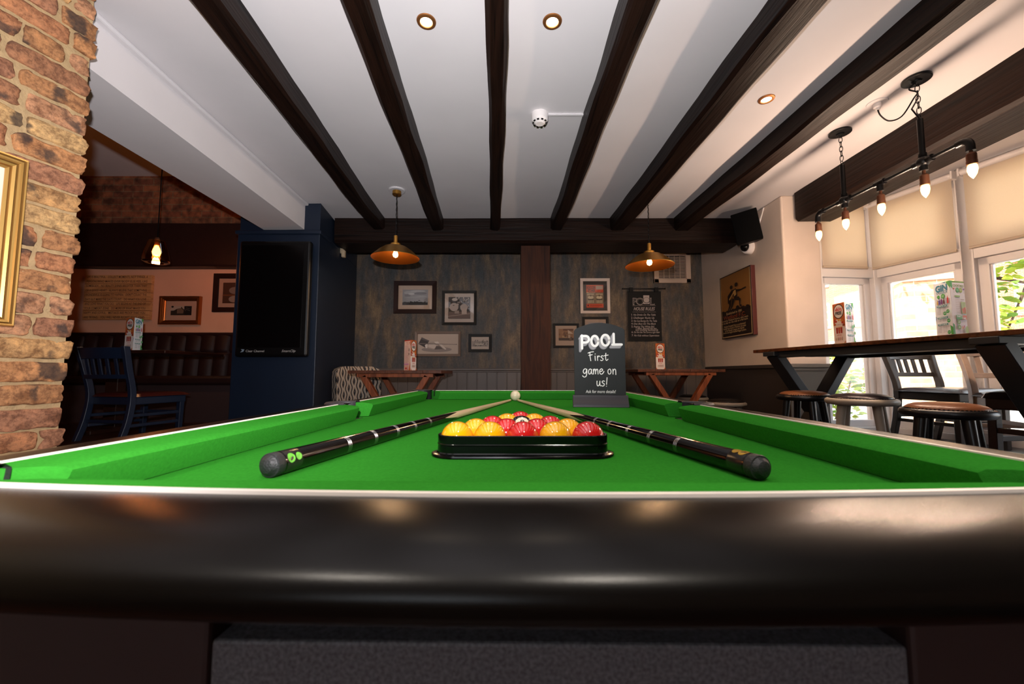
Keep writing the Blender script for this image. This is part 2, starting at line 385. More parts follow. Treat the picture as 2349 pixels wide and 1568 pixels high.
# --- bay windows
def window(name, A, B, z0=PLAT, first=False):
    A = Vector((*A, 0)); B = Vector((*B, 0)); L = (B-A).length; ang = atan2(B.y-A.y, B.x-A.x)
    w = thing(name, None, None, A, ang, kind='structure')
    f = MB()
    f.box(-0.03, 0.035, -0.05, 0.06, z0, CEIL); f.box(L-0.035, L+0.03, -0.05, 0.06, z0, CEIL)
    f.box(0, L, -0.03, 0.06, z0-0.03, z0+0.045); f.box(0, L, -0.045, 0.06, 1.74, 1.83); f.box(0, L, -0.03, 0.06, 2.34, CEIL)
    f.build('window_frame', M_pvc, w, smooth=False, bevel=0.004)
    s = MB()
    for za, zb in ((z0+0.045, 1.745), (1.83, 2.34)):
        a, b = 0.035, L-0.035; t = 0.055
        s.box(a, a+t, -0.01, 0.04, za, zb); s.box(b-t, b, -0.01, 0.04, za, zb); s.box(a, b, -0.01, 0.04, za, za+t); s.box(a, b, -0.01, 0.04, zb-t, zb)
        s.box(a+t, a+t+0.012, 0.0, 0.03, za+t, zb-t); s.box(b-t-0.012, b-t, 0.0, 0.03, za+t, zb-t)
    s.build('sash', M_pvc, w, smooth=False, bevel=0.005)
    g = MB(); g.box(0.09, L-0.09, 0.014, 0.018, z0+0.095, 1.695); g.box(0.09, L-0.09, 0.014, 0.018, 1.88, 2.29)
    g.build('window_glass', M_glass, w, smooth=False)
    return w, L, ang
def blindmat():
    m = bpy.data.materials.new('blind_fabric'); m.use_nodes = True; nt = m.node_tree; nt.nodes.remove(nt.nodes['Principled BSDF'])
    d = nt.nodes.new('ShaderNodeBsdfDiffuse'); t = nt.nodes.new('ShaderNodeBsdfTranslucent'); x = nt.nodes.new('ShaderNodeMixShader')
    n = nt.nodes.new('ShaderNodeTexNoise'); n.inputs['Scale'].default_value = 600; tc = nt.nodes.new('ShaderNodeTexCoord'); nt.links.new(tc.outputs['Object'], n.inputs['Vector'])
    r = ramp(nt, [(0.3, '#EADCCB'), (0.7, '#F5EADC')]); nt.links.new(n.outputs['Fac'], r.inputs[0])
    nt.links.new(r.outputs[0], d.inputs[0]); t.inputs[0].default_value = srgb('#FAEAD2'); x.inputs[0].default_value = 0.48
    nt.links.new(d.outputs[0], x.inputs[1]); nt.links.new(t.outputs[0], x.inputs[2]); nt.links.new(x.outputs[0], nt.nodes['Material Output'].inputs[0]); return m
M_blind = blindmat()
def blind(A, B, label, a0, a1):
    A = Vector((*A, 0)); B = Vector((*B, 0)); L = (B-A).length; ang = atan2(B.y-A.y, B.x-A.x)
    t = thing('roller_blind', label, 'blind', A, ang, group='cream roller blinds')
    MB().box(a0, L-a1, -0.073, -0.0715, 1.81, 2.35).build('blind_cloth', M_blind, t, smooth=False)
    MB().tube([(a0, -0.072, 1.815), (L-a1, -0.072, 1.815)], 0.009).build('hem_bar', M_blind, t)
    MB().tube([(a0-0.01, -0.075, 2.355), (L-a1+0.01, -0.075, 2.355)], 0.021, 20).build('roller_tube', M_pvc, t)
    for q in (a0-0.02, L-a1+0.008): MB().box(q, q+0.012, -0.1, -0.03, 2.325, 2.385).build('bracket', M_pvc, t, smooth=False, bevel=0.003)
W1a, W1b = (2.49, 3.33), (3.02, 3.385)
window('window_1', W1a, W1b)
blind(W1a, W1b, 'cream roller blind over the narrow window beside the wall return', 0.02, 0.115)
labs = ['cream roller blind on the angled window just right of the bay corner', 'cream roller blind cut by the right edge of the picture', None, None]
for i in range(4):
    window('window_%d' % (i+2), bayp(WS[i]), bayp(WS[i+1]))
    if labs[i]: blind(bayp(WS[i]), bayp(WS[i+1]), labs[i], 0.03, 0.035)
    else: blind(bayp(WS[i]), bayp(WS[i+1]), ['cream roller blind nearer than the picture shows', 'cream roller blind at the near end of the bay'][i-2], 0.03, 0.035)

# --- outside
def brickmat(name, c1, c2, mortar, scale=1.0, rough=0.85, bw=0.225, bh=0.075, dirt=0.5):
    m = bpy.data.materials.new(name); m.use_nodes = True; nt = m.node_tree; b = nt.nodes['Principled BSDF']; b.inputs['Roughness'].default_value = rough
    tc = nt.nodes.new('ShaderNodeTexCoord'); sp = nt.nodes.new('ShaderNodeSeparateXYZ'); cb = nt.nodes.new('ShaderNodeCombineXYZ')
    br = nt.nodes.new('ShaderNodeTexBrick'); br.inputs['Scale'].default_value = scale; br.inputs['Brick Width'].default_value = bw; br.inputs['Row Height'].default_value = bh
    br.inputs['Mortar Size'].default_value = 0.006; br.inputs['Mortar Smooth'].default_value = 0.3; br.inputs['Bias'].default_value = 0.0
    br.inputs['Color1'].default_value = srgb(c1); br.inputs['Color2'].default_value = srgb(c2); br.inputs['Mortar'].default_value = srgb(mortar)
    n = nt.nodes.new('ShaderNodeTexNoise'); n.inputs['Scale'].default_value = 14; n.inputs['Detail'].default_value = 5
    r = ramp(nt, [(0.32, (1-dirt, 1-dirt, 1-dirt, 1)), (0.62, (1.15, 1.15, 1.15, 1))]); mx = nt.nodes.new('ShaderNodeMixRGB'); mx.blend_type = 'MULTIPLY'; mx.inputs[0].default_value = 1
    L = nt.links; L.new(tc.outputs['Object'], sp.inputs[0]); L.new(sp.outputs['X'], cb.inputs['X']); L.new(sp.outputs['Z'], cb.inputs['Y']); L.new(cb.outputs[0], br.inputs['Vector'])
    L.new(tc.outputs['Object'], n.inputs['Vector']); L.new(n.outputs['Fac'], r.inputs[0]); L.new(br.outputs['Color'], mx.inputs[1]); L.new(r.outputs[0], mx.inputs[2]); L.new(mx.outputs[0], b.inputs['Base Color'])
    bp = nt.nodes.new('ShaderNodeBump'); bp.inputs['Strength'].default_value = 0.6; bp.inputs['Distance'].default_value = 0.006; bp.invert = True
    L.new(br.outputs['Fac'], bp.inputs['Height']); L.new(bp.outputs[0], b.inputs['Normal']); return m
M_redbrick = brickmat('red_brick_outside', '#A8553A', '#B8654A', '#BBA890', dirt=0.15)
M_palebrick = brickmat('pale_brick_outside', '#C08A62', '#D0A47E', '#D8C8AE', dirt=0.15)
M_oldbrick = brickmat('old_brick_upper', '#A4603C', '#7A4630', '#8A6A4C', dirt=0.65)
MB().box(2.3, 60, 5.0, 60, -0.3, -0.02).box(5.05, 60, -30, 5.0, -0.3, -0.02).build('floor', mat('paving_outside', '#B9B2A6', 0.9), None, smooth=False, kind='structure')
t = thing('red_brick_building', 'red brick building with white windows seen far off through the right window', 'building', (30.0, 24.0, 0), radians(-51.5))
MB().box(-16, 16, 0, 6, 0, 11).build('wall', M_redbrick, t, smooth=False)
for ix in range(-5, 6):
    for iz, zz in enumerate((1.0, 4.4, 7.6)):
        x0 = ix*2.6 + 0.6
        w = MB().box(x0-0.75, x0+0.75, -0.12, 0.02, zz, zz+1.9).build('window', M_pvc, t, smooth=False)
        g = MB()
        for a in (-1, 0, 1):
            for k in range(3): g.box(x0+a*0.44-0.17, x0+a*0.44+0.17, -0.14, -0.125, zz+0.15+k*0.58, zz+0.62+k*0.58)
        g.build('pane', mat('far_pane', '#6E7A4E', 0.3), w, smooth=False)
MB().box(-16, 16, -0.15, 0.0, 3.1, 3.4).build('stone_band', mat('pale_stone', '#CFC9C0', 0.8), t, smooth=False)
t = thing('garden_wall', 'sunlit pale brick wall just outside the first big window', 'wall', (5.12, 5.30, 0), radians(-24))
MB().box(0, 0.60, 0, 0.25, 0, 2.15).build('wall', M_palebrick, t, smooth=False)
MB().box(-0.02, 0.62, -0.03, 0.28, 2.15, 2.22).build('coping', mat('pale_stone', '#CFC9C0', 0.8), t, smooth=False, bevel=0.01)
def leafmat(name, c):
    m = bpy.data.materials.new(name); m.use_nodes = True; nt = m.node_tree; nt.nodes.remove(nt.nodes['Principled BSDF'])
    d = nt.nodes.new('ShaderNodeBsdfDiffuse'); t = nt.nodes.new('ShaderNodeBsdfTranslucent'); x = nt.nodes.new('ShaderNodeMixShader')
    g = nt.nodes.new('ShaderNodeNewGeometry'); r = ramp(nt, [(0, c), (1, '#9AA63C')]); nt.links.new(g.outputs['Random Per Island'], r.inputs[0])
    nt.links.new(r.outputs[0], d.inputs[0]); nt.links.new(r.outputs[0], t.inputs[0]); x.inputs[0].default_value = 0.35
    nt.links.new(d.outputs[0], x.inputs[1]); nt.links.new(t.outputs[0], x.inputs[2]); nt.links.new(x.outputs[0], nt.nodes['Material Output'].inputs[0]); return m
M_leaf = leafmat('leaf_green', '#5A7A3A'); M_bark = mat('bark', '#4A3A2A', 0.9, var=0.3)
def leaves(mb, c, rad, n, size, rng):
    for _ in range(n):
        while True:
            v = Vector((rng.uniform(-1,1), rng.uniform(-1,1), rng.uniform(-1,1)))
            if v.length < 1: break
        p = Vector(c) + Vector((v.x*rad[0], v.y*rad[1], v.z*rad[2]))
        R = Matrix.Rotation(rng.uniform(0, 2*pi), 4, 'Z') @ Matrix.Rotation(rng.uniform(-1.2, 1.2), 4, 'X') @ Matrix.Rotation(rng.uniform(-.6,.6), 4, 'Y')
        s = size*rng.uniform(0.7, 1.3)
        vs = [(-s,0,0),(-s*.4,s*.42,.06*s),(s*.3,s*.38,.05*s),(s,0,-.1*s),(s*.3,-s*.38,.05*s),(-s*.4,-s*.42,.06*s)]
        mb.add([p + R @ Vector(q) for q in vs], [(0,1,2,3,4,5)])
def tree(name, label, cat, loc, blobs, trunk, size, seed):
    rng = random.Random(seed); t = thing(name, label, cat, loc)
    mb = MB()
    for c, r, n in blobs: leaves(mb, c, r, n, size, rng)
    mb.build('foliage', M_leaf, t, smooth=False)
    mb = MB()
    for path, r in trunk: mb.tube(path, r, 8)
    mb.build('branch', M_bark, t)
tree('leafy_tree', 'leafy tree branches hanging outside the right hand window', 'tree', (5.6, 4.9, 0),
     [((0, 0, 3.1), (1.3, 1.0, 0.75), 520), ((0.35, -0.25, 2.3), (0.5, 0.35, 0.5), 160), ((-0.9, 0.7, 2.7), (0.6, 0.5, 0.35), 130), ((0.12,-0.1,1.6),(0.22,0.2,0.5),60)],
     [([(0.5, 0.4, -0.05), (0.45, 0.3, 1.2), (0.2, 0.1, 2.4), (0, 0, 3.3)], [0.09, 0.075, 0.05, 0.02]), ([(0.4, 0.3, 1.8), (-0.3, 0.5, 2.6), (-1.1, 0.8, 2.9)], [0.04, 0.03, 0.01]), ([(0.3, 0.2, 2.2), (0.4, -0.2, 2.0), (0.15, -0.1, 1.3)], [0.03, 0.02, 0.006])], 0.075, 3)
tree('garden_shrub', 'grey green shrub outside the narrow bay window', 'shrub', (4.0, 5.15, 0),
     [((0, 0, 0.7), (0.45, 0.35, 0.55), 420)], [([(0, 0, -0.05), (0.05, 0, 0.5), (0, 0, 1.0)], [0.03, 0.02, 0.01]), ([(0.02, 0, 0.2), (0.25, 0, 0.9)], [0.02, 0.006])], 0.05, 5)

# --- brick pier on the left, real bricks in weathered mortar
def oldbrick():
    m = bpy.data.materials.new('reclaimed_brick'); m.use_nodes = True; nt = m.node_tree; b = nt.nodes['Principled BSDF']; b.inputs['Roughness'].default_value = 0.85; L = nt.links
    g = nt.nodes.new('ShaderNodeNewGeometry'); tc = nt.nodes.new('ShaderNodeTexCoord')
    r = ramp(nt, [(0.0, '#B07C50'), (0.14, '#A8724E'), (0.28, '#B48A5A'), (0.42, '#9C6C50'), (0.54, '#B0805E'), (0.66, '#946648'), (0.76, '#B89464'), (0.87, '#A4744C'), (0.95, '#54453E')], 'CONSTANT')
    L.new(g.outputs['Random Per Island'], r.inputs[0])
    n = nt.nodes.new('ShaderNodeTexNoise'); n.inputs['Scale'].default_value = 20; n.inputs['Detail'].default_value = 8; n.inputs['Roughness'].default_value = 0.7
    n2 = nt.nodes.new('ShaderNodeTexNoise'); n2.inputs['Scale'].default_value = 60; n2.inputs['Detail'].default_value = 6; n2.inputs['Roughness'].default_value = 0.75
    n3 = nt.nodes.new('ShaderNodeTexNoise'); n3.inputs['Scale'].default_value = 9; n3.inputs['Detail'].default_value = 4
    for q in (n, n2, n3): L.new(tc.outputs['Object'], q.inputs['Vector'])
    r1 = ramp(nt, [(0.36, (0.55,0.48,0.42,1)), (0.5, (1,1,1,1)), (0.66, (1.3,1.25,1.15,1))]); m1 = nt.nodes.new('ShaderNodeMixRGB'); m1.blend_type = 'MULTIPLY'; m1.inputs[0].default_value = 1
    L.new(n.outputs['Fac'], r1.inputs[0]); L.new(r.outputs[0], m1.inputs[1]); L.new(r1.outputs[0], m1.inputs[2])
    r2 = ramp(nt, [(0.40, (0.55,0.5,0.48,1)), (0.52, (1,1,1,1)), (0.68, (1.35,1.3,1.25,1))]); m2 = nt.nodes.new('ShaderNodeMixRGB'); m2.blend_type = 'MULTIPLY'; m2.inputs[0].default_value = 0.9
    L.new(n2.outputs['Fac'], r2.inputs[0]); L.new(m1.outputs[0], m2.inputs[1]); L.new(r2.outputs[0], m2.inputs[2])
    # char marks low on some bricks
    r3 = ramp(nt, [(0.56, (0,0,0,1)), (0.62, (1,1,1,1))]); m3 = nt.nodes.new('ShaderNodeMixRGB'); L.new(n3.outputs['Fac'], r3.inputs[0])
    mu = nt.nodes.new('ShaderNodeMath'); mu.operation = 'MULTIPLY'; mu.inputs[1].default_value = 0.8; L.new(r3.outputs[0], mu.inputs[0]); L.new(mu.outputs[0], m3.inputs[0])
    L.new(m2.outputs[0], m3.inputs[1]); m3.inputs[2].default_value = srgb('#2E2826')
    L.new(m3.outputs[0], b.inputs['Base Color'])
    bp = nt.nodes.new('ShaderNodeBump'); bp.inputs['Strength'].default_value = 0.9; bp.inputs['Distance'].default_value = 0.004
    L.new(n2.outputs['Fac'], bp.inputs['Height']); L.new(bp.outputs[0], b.inputs['Normal']); return m
M_rbrick = oldbrick(); M_mortar = mat('sand_mortar', '#A88E68', 0.95, var=0.15, vscale=30, bump=0.8, bscale=120)
mb = MB(); rng = random.Random(11)
def brick(mb, s0, s1, z0, z1, out, depth, seed):
    nu, nv = max(3, int((s1-s0)/0.02)), 5; cen = Vector(((s0+s1)/2, 0, (z0+z1)/2)); hs, hz = (s1-s0)/2, (z1-z0)/2
    vs = []; fs = []
    def jit(p, a): return noise.noise(Vector((p[0]*38+seed*3.1, p[1]*38, p[2]*38)))*a + noise.noise(Vector((p[0]*110+seed, p[1]*90, p[2]*110)))*a*0.6
    def pt(a, c, d):  # a,c in -1..1 on the face, d depth 0..1
        r = 0.30
        ax = max(-1, min(1, a)); cz_ = max(-1, min(1, c))
        ex = max(0, abs(ax) - (1-0.012/hs))/(0.012/hs); ez = max(0, abs(cz_) - (1-0.012/hz))/(0.012/hz)
        rd = 0.007*(1 - sqrt(max(0, 1-min(1, ex*ex*0.9)))) + 0.007*(1 - sqrt(max(0, 1-min(1, ez*ez*0.9))))
        cor = min(1, ex*ez)
        x = cen.x + ax*hs*(1-0.05*cor); z = cen.z + cz_*hz*(1-0.10*cor)
        y = out - rd - d*depth
        j = jit((x, y, z), 0.0075)
        return (x + j*(ax if ex else 0)*0.9, y + j, z + j*(cz_ if ez else 0)*0.5)
    us = [-1 + 2*i/nu for i in range(nu+1)]; us = sorted(set(us + [-1+0.006/hs, 1-0.006/hs])); vz = [-1, -1+0.007/hz, -0.4, 0, 0.4, 1-0.007/hz, 1]
    b = len(mb.v); W = len(us)
    for c in vz:
        for a in us: mb.v.append(pt(a, c, 0))
    for j in range(len(vz)-1):
        for i in range(W-1): mb.f.append((b+j*W+i+1, b+j*W+i, b+(j+1)*W+i, b+(j+1)*W+i+1)); mb.m.append(mb.cur)
    loop = [b+i for i in range(W)] + [b+j*W+W-1 for j in range(1, len(vz))] + [b+(len(vz)-1)*W+i for i in range(W-2, -1, -1)] + [b+j*W for j in range(len(vz)-2, 0, -1)]
    bb = len(mb.v)
    for q in loop:
        x, y, z = mb.v[q]; mb.v.append((x + (0.002 if x > cen.x else -0.002)*0, y - depth*0.5, z))
    bc = len(mb.v)
    for q in loop:
        x, y, z = mb.v[q]; mb.v.append((x, y - depth, z))
    n = len(loop)
    for i in range(n):
        mb.f.append((loop[i], loop[(i+1) % n], bb+(i+1) % n, bb+i)); mb.m.append(mb.cur)
        mb.f.append((bb+i, bb+(i+1) % n, bc+(i+1) % n, bc+i)); mb.m.append(mb.cur)
z = 0.01; k = 0
while z < 3.1:
    h = 0.064 + rng.uniform(-0.003, 0.003); s = rng.uniform(-0.012, 0.010); first = True
    kinds = []
    start = rng.choice([0.215, 0.10, 0.215, 0.16, 0.06, 0.19])
    while s < 0.85:
        w = start if first else rng.choice([0.215, 0.215, 0.205, 0.10]); first = False
        zo = rng.uniform(-0.002, 0.002)
        if z > 0.5: brick(mb, s, s+w, z+zo, z+h+zo, 0.006+rng.uniform(-0.004, 0.006), 0.09, k)
        k += 1; s += w + 0.012 + rng.uniform(-0.003, 0.004)
    z += h + 0.0115
PA = atan2(-0.970, -0.242)
bw = mb.build('wall_left', M_rbrick, None, kind='structure', angle=60); bw.location = (-1.594, 1.47, 0); bw.rotation_euler = (0, 0, PA)
def mortarface(u, v):
    s_ = 0.008 + u*0.85; z_ = 0.45 + v*2.7
    return (s_, -0.003 + 0.004*noise.noise(Vector((s_*30, 0, z_*30))), z_)
mo = MB().grid(mortarface, 50, 150); mo.box(0.008, 4.3, -0.32, -0.008, 0, 3.2)
o = mo.build('mortar', M_mortar, bw, smooth=True)

# --- booth end wall (left room)
BY = 4.5
sbox('wall_back', -6.1, -2.3, BY, BY+0.2, 0, 3.2, M_boothwall)
sbox('wall_back', -6.1, -2.3, BY-0.02, BY, 2.30, 3.18, M_oldbrick)

# --- navy chimney breast
t = thing('navy_column', 'wide navy blue painted pillar carrying the black screen', 'pillar', (0, 0, 0)); t['kind'] = 'structure'
MB().prism([(-2.32,3.386),(-1.625,3.386),(-1.79,4.65),(-2.32,4.65)], 0, 2.165).build('pillar_body', M_navy, t, smooth=False, bevel=0.006)
MB().prism([(-2.32,3.41),(-1.628,3.390),(-1.79,4.65),(-2.32,4.65)], 2.165, 2.398).prism([(-2.32,3.45),(-2.0,3.45),(-2.0,4.65),(-2.32,4.65)], 2.398, 3.18).build('pillar_head', M_navy, t, smooth=False, bevel=0.004)
MB().prism([(-2.335,3.368),(-1.61,3.368),(-1.625,3.60),(-2.335,3.60)], 2.125, 2.155).build('moulding', M_navy, t, smooth=False, bevel=0.006)

# --- timbers
def timber(name, label, P0, P1, w, h, m, ztop=CEIL, seed=0, axis='y', wav=0.015, kind=None, chop=0.017, cat='beam', grp=None):
    """rough-hewn beam between two floor-plan points; ztop is its top face"""
    P0 = Vector(P0); P1 = Vector(P1); L = (P1-P0).length; ang = atan2(P1.y-P0.y, P1.x-P0.x)
    n = max(8, int(L/0.12)); mb = MB(); prof = []
    c = chop
    base = [(-w/2, 0), (-w/2, -h+c), (-w/2+c, -h), (0, -h), (w/2-c, -h), (w/2, -h+c), (w/2, 0)]
    vs = []
    for i in range(n+1):
        x = L*i/n; sway = wav*noise.noise(Vector((x*0.9+seed*7.3, 0, 0))); drop = wav*noise.noise(Vector((x*1.1+seed*3.7, 5, 0)))
        for j, (yy, zz) in enumerate(base):
            jy = wav*0.5*noise.noise(Vector((x*3+seed, j*2.3, 1))); jz = wav*0.5*noise.noise(Vector((x*3+seed, j*2.3, 8)))
            vs.append((x, yy+sway+jy, (0 if j in (0, 6) else zz+drop+jz)))
    K = len(base); fs = []
    for i in range(n):
        for j in range(K): a = i*K+j; b = i*K+(j+1) % K; fs.append((a, b, b+K, a+K))
    fs.append(tuple(range(K))[::-1]); fs.append(tuple(n*K+j for j in range(K)))
    mb.add(vs, fs)
    o = mb.build(name, m, None, angle=25); o.location = (P0.x, P0.y, ztop); o.rotation_euler = (0, 0, ang)
    tag(o, label, cat, grp, kind); return o
def beam(label, xl0, xr0, xl1, xr1, seed, h=0.12, y1=HDY+0.02):
    """bottom face edges read at picture rows 0 and 529"""
    zb = CEIL - h
    a, b = onZ(xl0, 0, zb), onZ(xr0, 0, zb); c, d = onZ(xl1, 529, zb), onZ(xr1, 529, zb)
    p, q = (a+b)/2, (c+d)/2; w = ((b.x-a.x) + (d.x-c.x))/2
    k = (q.x-p.x)/(q.y-p.y); Y0 = -1.6
    return timber('ceiling_beam', label, (p.x+(Y0-p.y)*k, Y0), (p.x+(y1-p.y)*k, y1), w, h, M_beamlong, seed=seed, grp='dark ceiling beams')
M_beamlong = wood('dark_beam_long', '#080403', '#1E100A', 0.48, (0.9, 20, 20), 'x', 1.0, 0.0, 0.18)
beam('leftmost dark ceiling beam, beside the boxed-in white soffit', 430, 496, 853, 883, 1)
beam('dark ceiling beam just left of the left ceiling spotlight', 772, 845, 990, 1016, 2)
beam('straight dark ceiling beam between the two ceiling spotlights', 1113, 1172, 1126, 1146, 3)
beam('dark ceiling beam beside the smoke detector conduit', 1448, 1512, 1262, 1290, 4)
beam('thick dark ceiling beam that the right brass pendant hangs beside', 1818, 1908, 1400, 1436, 5, y1=HDY+0.02)
beam('dark ceiling beam just left of the black chandelier', 2196, 2300, 1548, 1580, 6)
# the heavy beam over the bay opening
pA = onZ(1815, 503, 2.17); pB = onZ(2349, 258, 2.17)
timber('bay_beam', 'massive dark beam over the bay window behind the chandelier', (2.425, 3.20), (2.46, -1.6), 0.30, 0.23, M_beamlong, seed=9, wav=0.012, chop=0.02)
timber('header_beam', 'long dark header beam along the back wall under the ceiling beams', (-1.655, 3.905), (2.13, 3.905), 0.35, 0.23, M_beamlong, seed=12, wav=0.010, chop=0.02)
timber('booth_beam', 'near black beam across the booth wall under the bricks', (-5.6, 4.40), (-2.325, 4.40), 0.16, 0.47, mat('booth_beam_dark', '#22100E', 0.5, var=0.2, bump=0.4, bscale=20), ztop=2.573, seed=14, wav=0.012)
mb = MB(); vs = []; n = 30
for i in range(n+1):
    z_ = 2.165*i/n
    for j, (a, b) in enumerate([(0.085, 3.82), (0.222, 3.815), (0.36, 3.82), (0.36, 4.06), (0.085, 4.06)]):
        vs.append((a + 0.006*noise.noise(Vector((z_*4, j*3.1, 0))), b + 0.006*noise.noise(Vector((z_*4, j*3.1, 4))), z_))
fs = [(i*5+j, i*5+(j+1) % 5, (i+1)*5+(j+1) % 5, (i+1)*5+j) for i in range(n) for j in range(5)] + [(4,3,2,1,0), tuple(n*5+j for j in range(5))]
mb.add(vs, fs); o = mb.build('oak_post', M_post, None, angle=25)
tag(o, 'reddish dark oak post standing under the header beam', 'post')
# ================================================================ POOL TABLE
TZ = 0.825; TR = 0.867; NZ = 0.861   # cloth, rail top, cushion nose
TW = 0.488; TY0 = 0.288; TY1 = 2.065; CW = 0.055
TA = 0.0144
tbl = thing('pool_table', 'green baize pool table with black rounded rails filling the foreground', 'pool table', (0, 0, 0), -TA)
def bow(x, y):   # the front rail bellies out very slightly
    k = max(0.0, 1 - (y-TY0)/0.06) if y > TY0 else 1.0
    return 0.13*min(abs(x), 0.5)**2*k
# rail: profile swept around a rounded rectangle
prof = [(-0.001, 0.8655), (0.006, 0.8660), (0.022, 0.8662), (0.042, 0.8655), (0.060, 0.8635), (0.074, 0.8595), (0.084, 0.8535), (0.0895, 0.8460), (0.0905, 0.8395), (0.0885, 0.8335), (0.083, 0.8290), (0.072, 0.8255), (0.060, 0.824), (0.045, 0.823)]
path = []
def addp(x, y, nx, ny): path.append((x, y, nx, ny))
for i in range(25): x = -TW + 2*TW*i/24; addp(x, TY0, 0, -1)
for i in range(1, 8): a = -pi/2 + (pi/2)*i/8; addp(TW, TY0, cos(a), sin(a))
for i in range(9): addp(TW, TY0+(TY1-TY0)*i/8, 1, 0)
for i in range(1, 8): a = (pi/2)*i/8; addp(TW, TY1, cos(a), sin(a))
for i in range(9): addp(TW-2*TW*i/8, TY1, 0, 1)
for i in range(1, 8): a = pi/2+(pi/2)*i/8; addp(-TW, TY1, cos(a), sin(a))
for i in range(9): addp(-TW, TY1-(TY1-TY0)*i/8, -1, 0)
for i in range(1, 8): a = pi+(pi/2)*i/8; addp(-TW, TY0, cos(a), sin(a))
vs = []; K = len(prof)
for x, y, nx, ny in path:
    for o_, z_ in prof:
        X, Y = x+nx*o_, y+ny*o_; vs.append((X, Y+bow(X, Y), z_))
N = len(path); fs = []
for i in range(N):
    for j in range(K-1): a = i*K+j; b = ((i+1) % N)*K+j; fs.append((a, a+1, b+1, b))
MB().add(vs, fs).build('rail', M_rail, tbl, angle=60)
# cream strip, broken at the pockets
def strip(p, q, nx, ny, n=24):
    vs = []
    for i in range(n+1):
        x, y = p[0]+(q[0]-p[0])*i/n, p[1]+(q[1]-p[1])*i/n
        for d, z_ in ((-0.0005, TR-0.004), (-0.0005, TR+0.0012), (0.0045, TR+0.0012), (0.0045, TR-0.004)):
            X, Y = x-nx*d, y-ny*d; vs.append((X, Y + (bow(x, TY0) if ny == -1 else 0), z_))
    MB().add(vs, [(i*4+j, i*4+j+1, (i+1)*4+j+1, (i+1)*4+j) for i in range(n) for j in range(3)]).build('inlay_strip', M_trim, tbl, smooth=False)
YMID = 1.165
strip((-TW+0.045, TY0), (TW-0.045, TY0), 0, -1); strip((-TW+0.06, TY1), (TW-0.06, TY1), 0, 1)
for s_ in (-1, 1): strip((s_*TW, TY0+0.045), (s_*TW, YMID-0.045), s_, 0); strip((s_*TW, YMID+0.045), (s_*TW, TY1-0.06), s_, 0)
# bed with pocket mouths cut out
PR = 0.047; poly = []
def arc(cx, cy, a0, a1, n=10): return [(cx+PR*cos(a0+(a1-a0)*i/n), cy+PR*sin(a0+(a1-a0)*i/n)) for i in range(n+1)]
W_, Y0_, Y1_, YM = TW-0.004, TY0+0.02, TY1-0.004, 1.165
poly += arc(-W_+0.012, Y0_+0.012, pi/2, 0) + arc(W_-0.012, Y0_+0.012, pi, pi/2) + arc(W_+0.004, YM, -pi/2-0.0, -3*pi/2) + arc(W_-0.012, Y1_-0.012, -pi/2, -pi) + arc(-W_+0.012, Y1_-0.012, 0, -pi/2) + arc(-W_-0.004, YM, pi/2, -pi/2)
MB().prism(poly, TZ-0.02, TZ).build('bed_cloth', M_felt, tbl, smooth=False)
# cushions: (outer start, outer end, inner start, inner end)
def cushion(o0, o1, i0, i1, front=False):
    n = 24; vs = []
    for k in range(n+1):
        t_ = k/n; ox, oy = o0[0]+(o1[0]-o0[0])*t_, o0[1]+(o1[1]-o0[1])*t_; ix, iy = i0[0]+(i1[0]-i0[0])*t_, i0[1]+(i1[1]-i0[1])*t_
        if front: oy += bow(ox, TY0) - 0.0
        dx, dy = ix-ox, iy-oy; l = CW
        def P(f, z_): return (ox+dx*f, oy+dy*f, z_)
        vs += [P(0, TR-0.0005), P(0.35, TR-0.001), P(0.75, TR-0.003), P(0.93, NZ+0.001), P(1.0, NZ-0.003), P(0.975, NZ-0.009), P(0.80, TZ+0.001), P(0, TZ+0.001)]
    K = 8; fs = [(i*K+j, i*K+(j+1) % K, (i+1)*K+(j+1) % K, (i+1)*K+j) for i in range(n) for j in range(K)] + [tuple(range(K)), tuple(n*K+j for j in range(K))[::-1]]
    return MB().add(vs, fs).build('cushion', M_felt, tbl, angle=45)
e = 0.004; OX = TW-e; OY0 = TY0+e; OY1 = TY1-e; IX = OX-CW; IY0 = OY0+CW; IY1 = OY1-CW
m1 = 0.052; g1 = 0.105      # corner cut at trim / at nose
cushion((-OX+m1, OY0), (OX-m1, OY0), (-OX+g1, IY0), (OX-g1, IY0), True)
cushion((OX-m1, OY1), (-OX+m1, OY1), (OX-g1, IY1), (-OX+g1, IY1))
for s in (-1, 1):
    cushion((s*OX, OY0+m1), (s*OX, YM-0.042), (s*IX, OY0+g1), (s*IX, YM-0.052))
    cushion((s*OX, YM+0.042), (s*OX, OY1-m1), (s*IX, YM+0.052), (s*IX, OY1-g1))
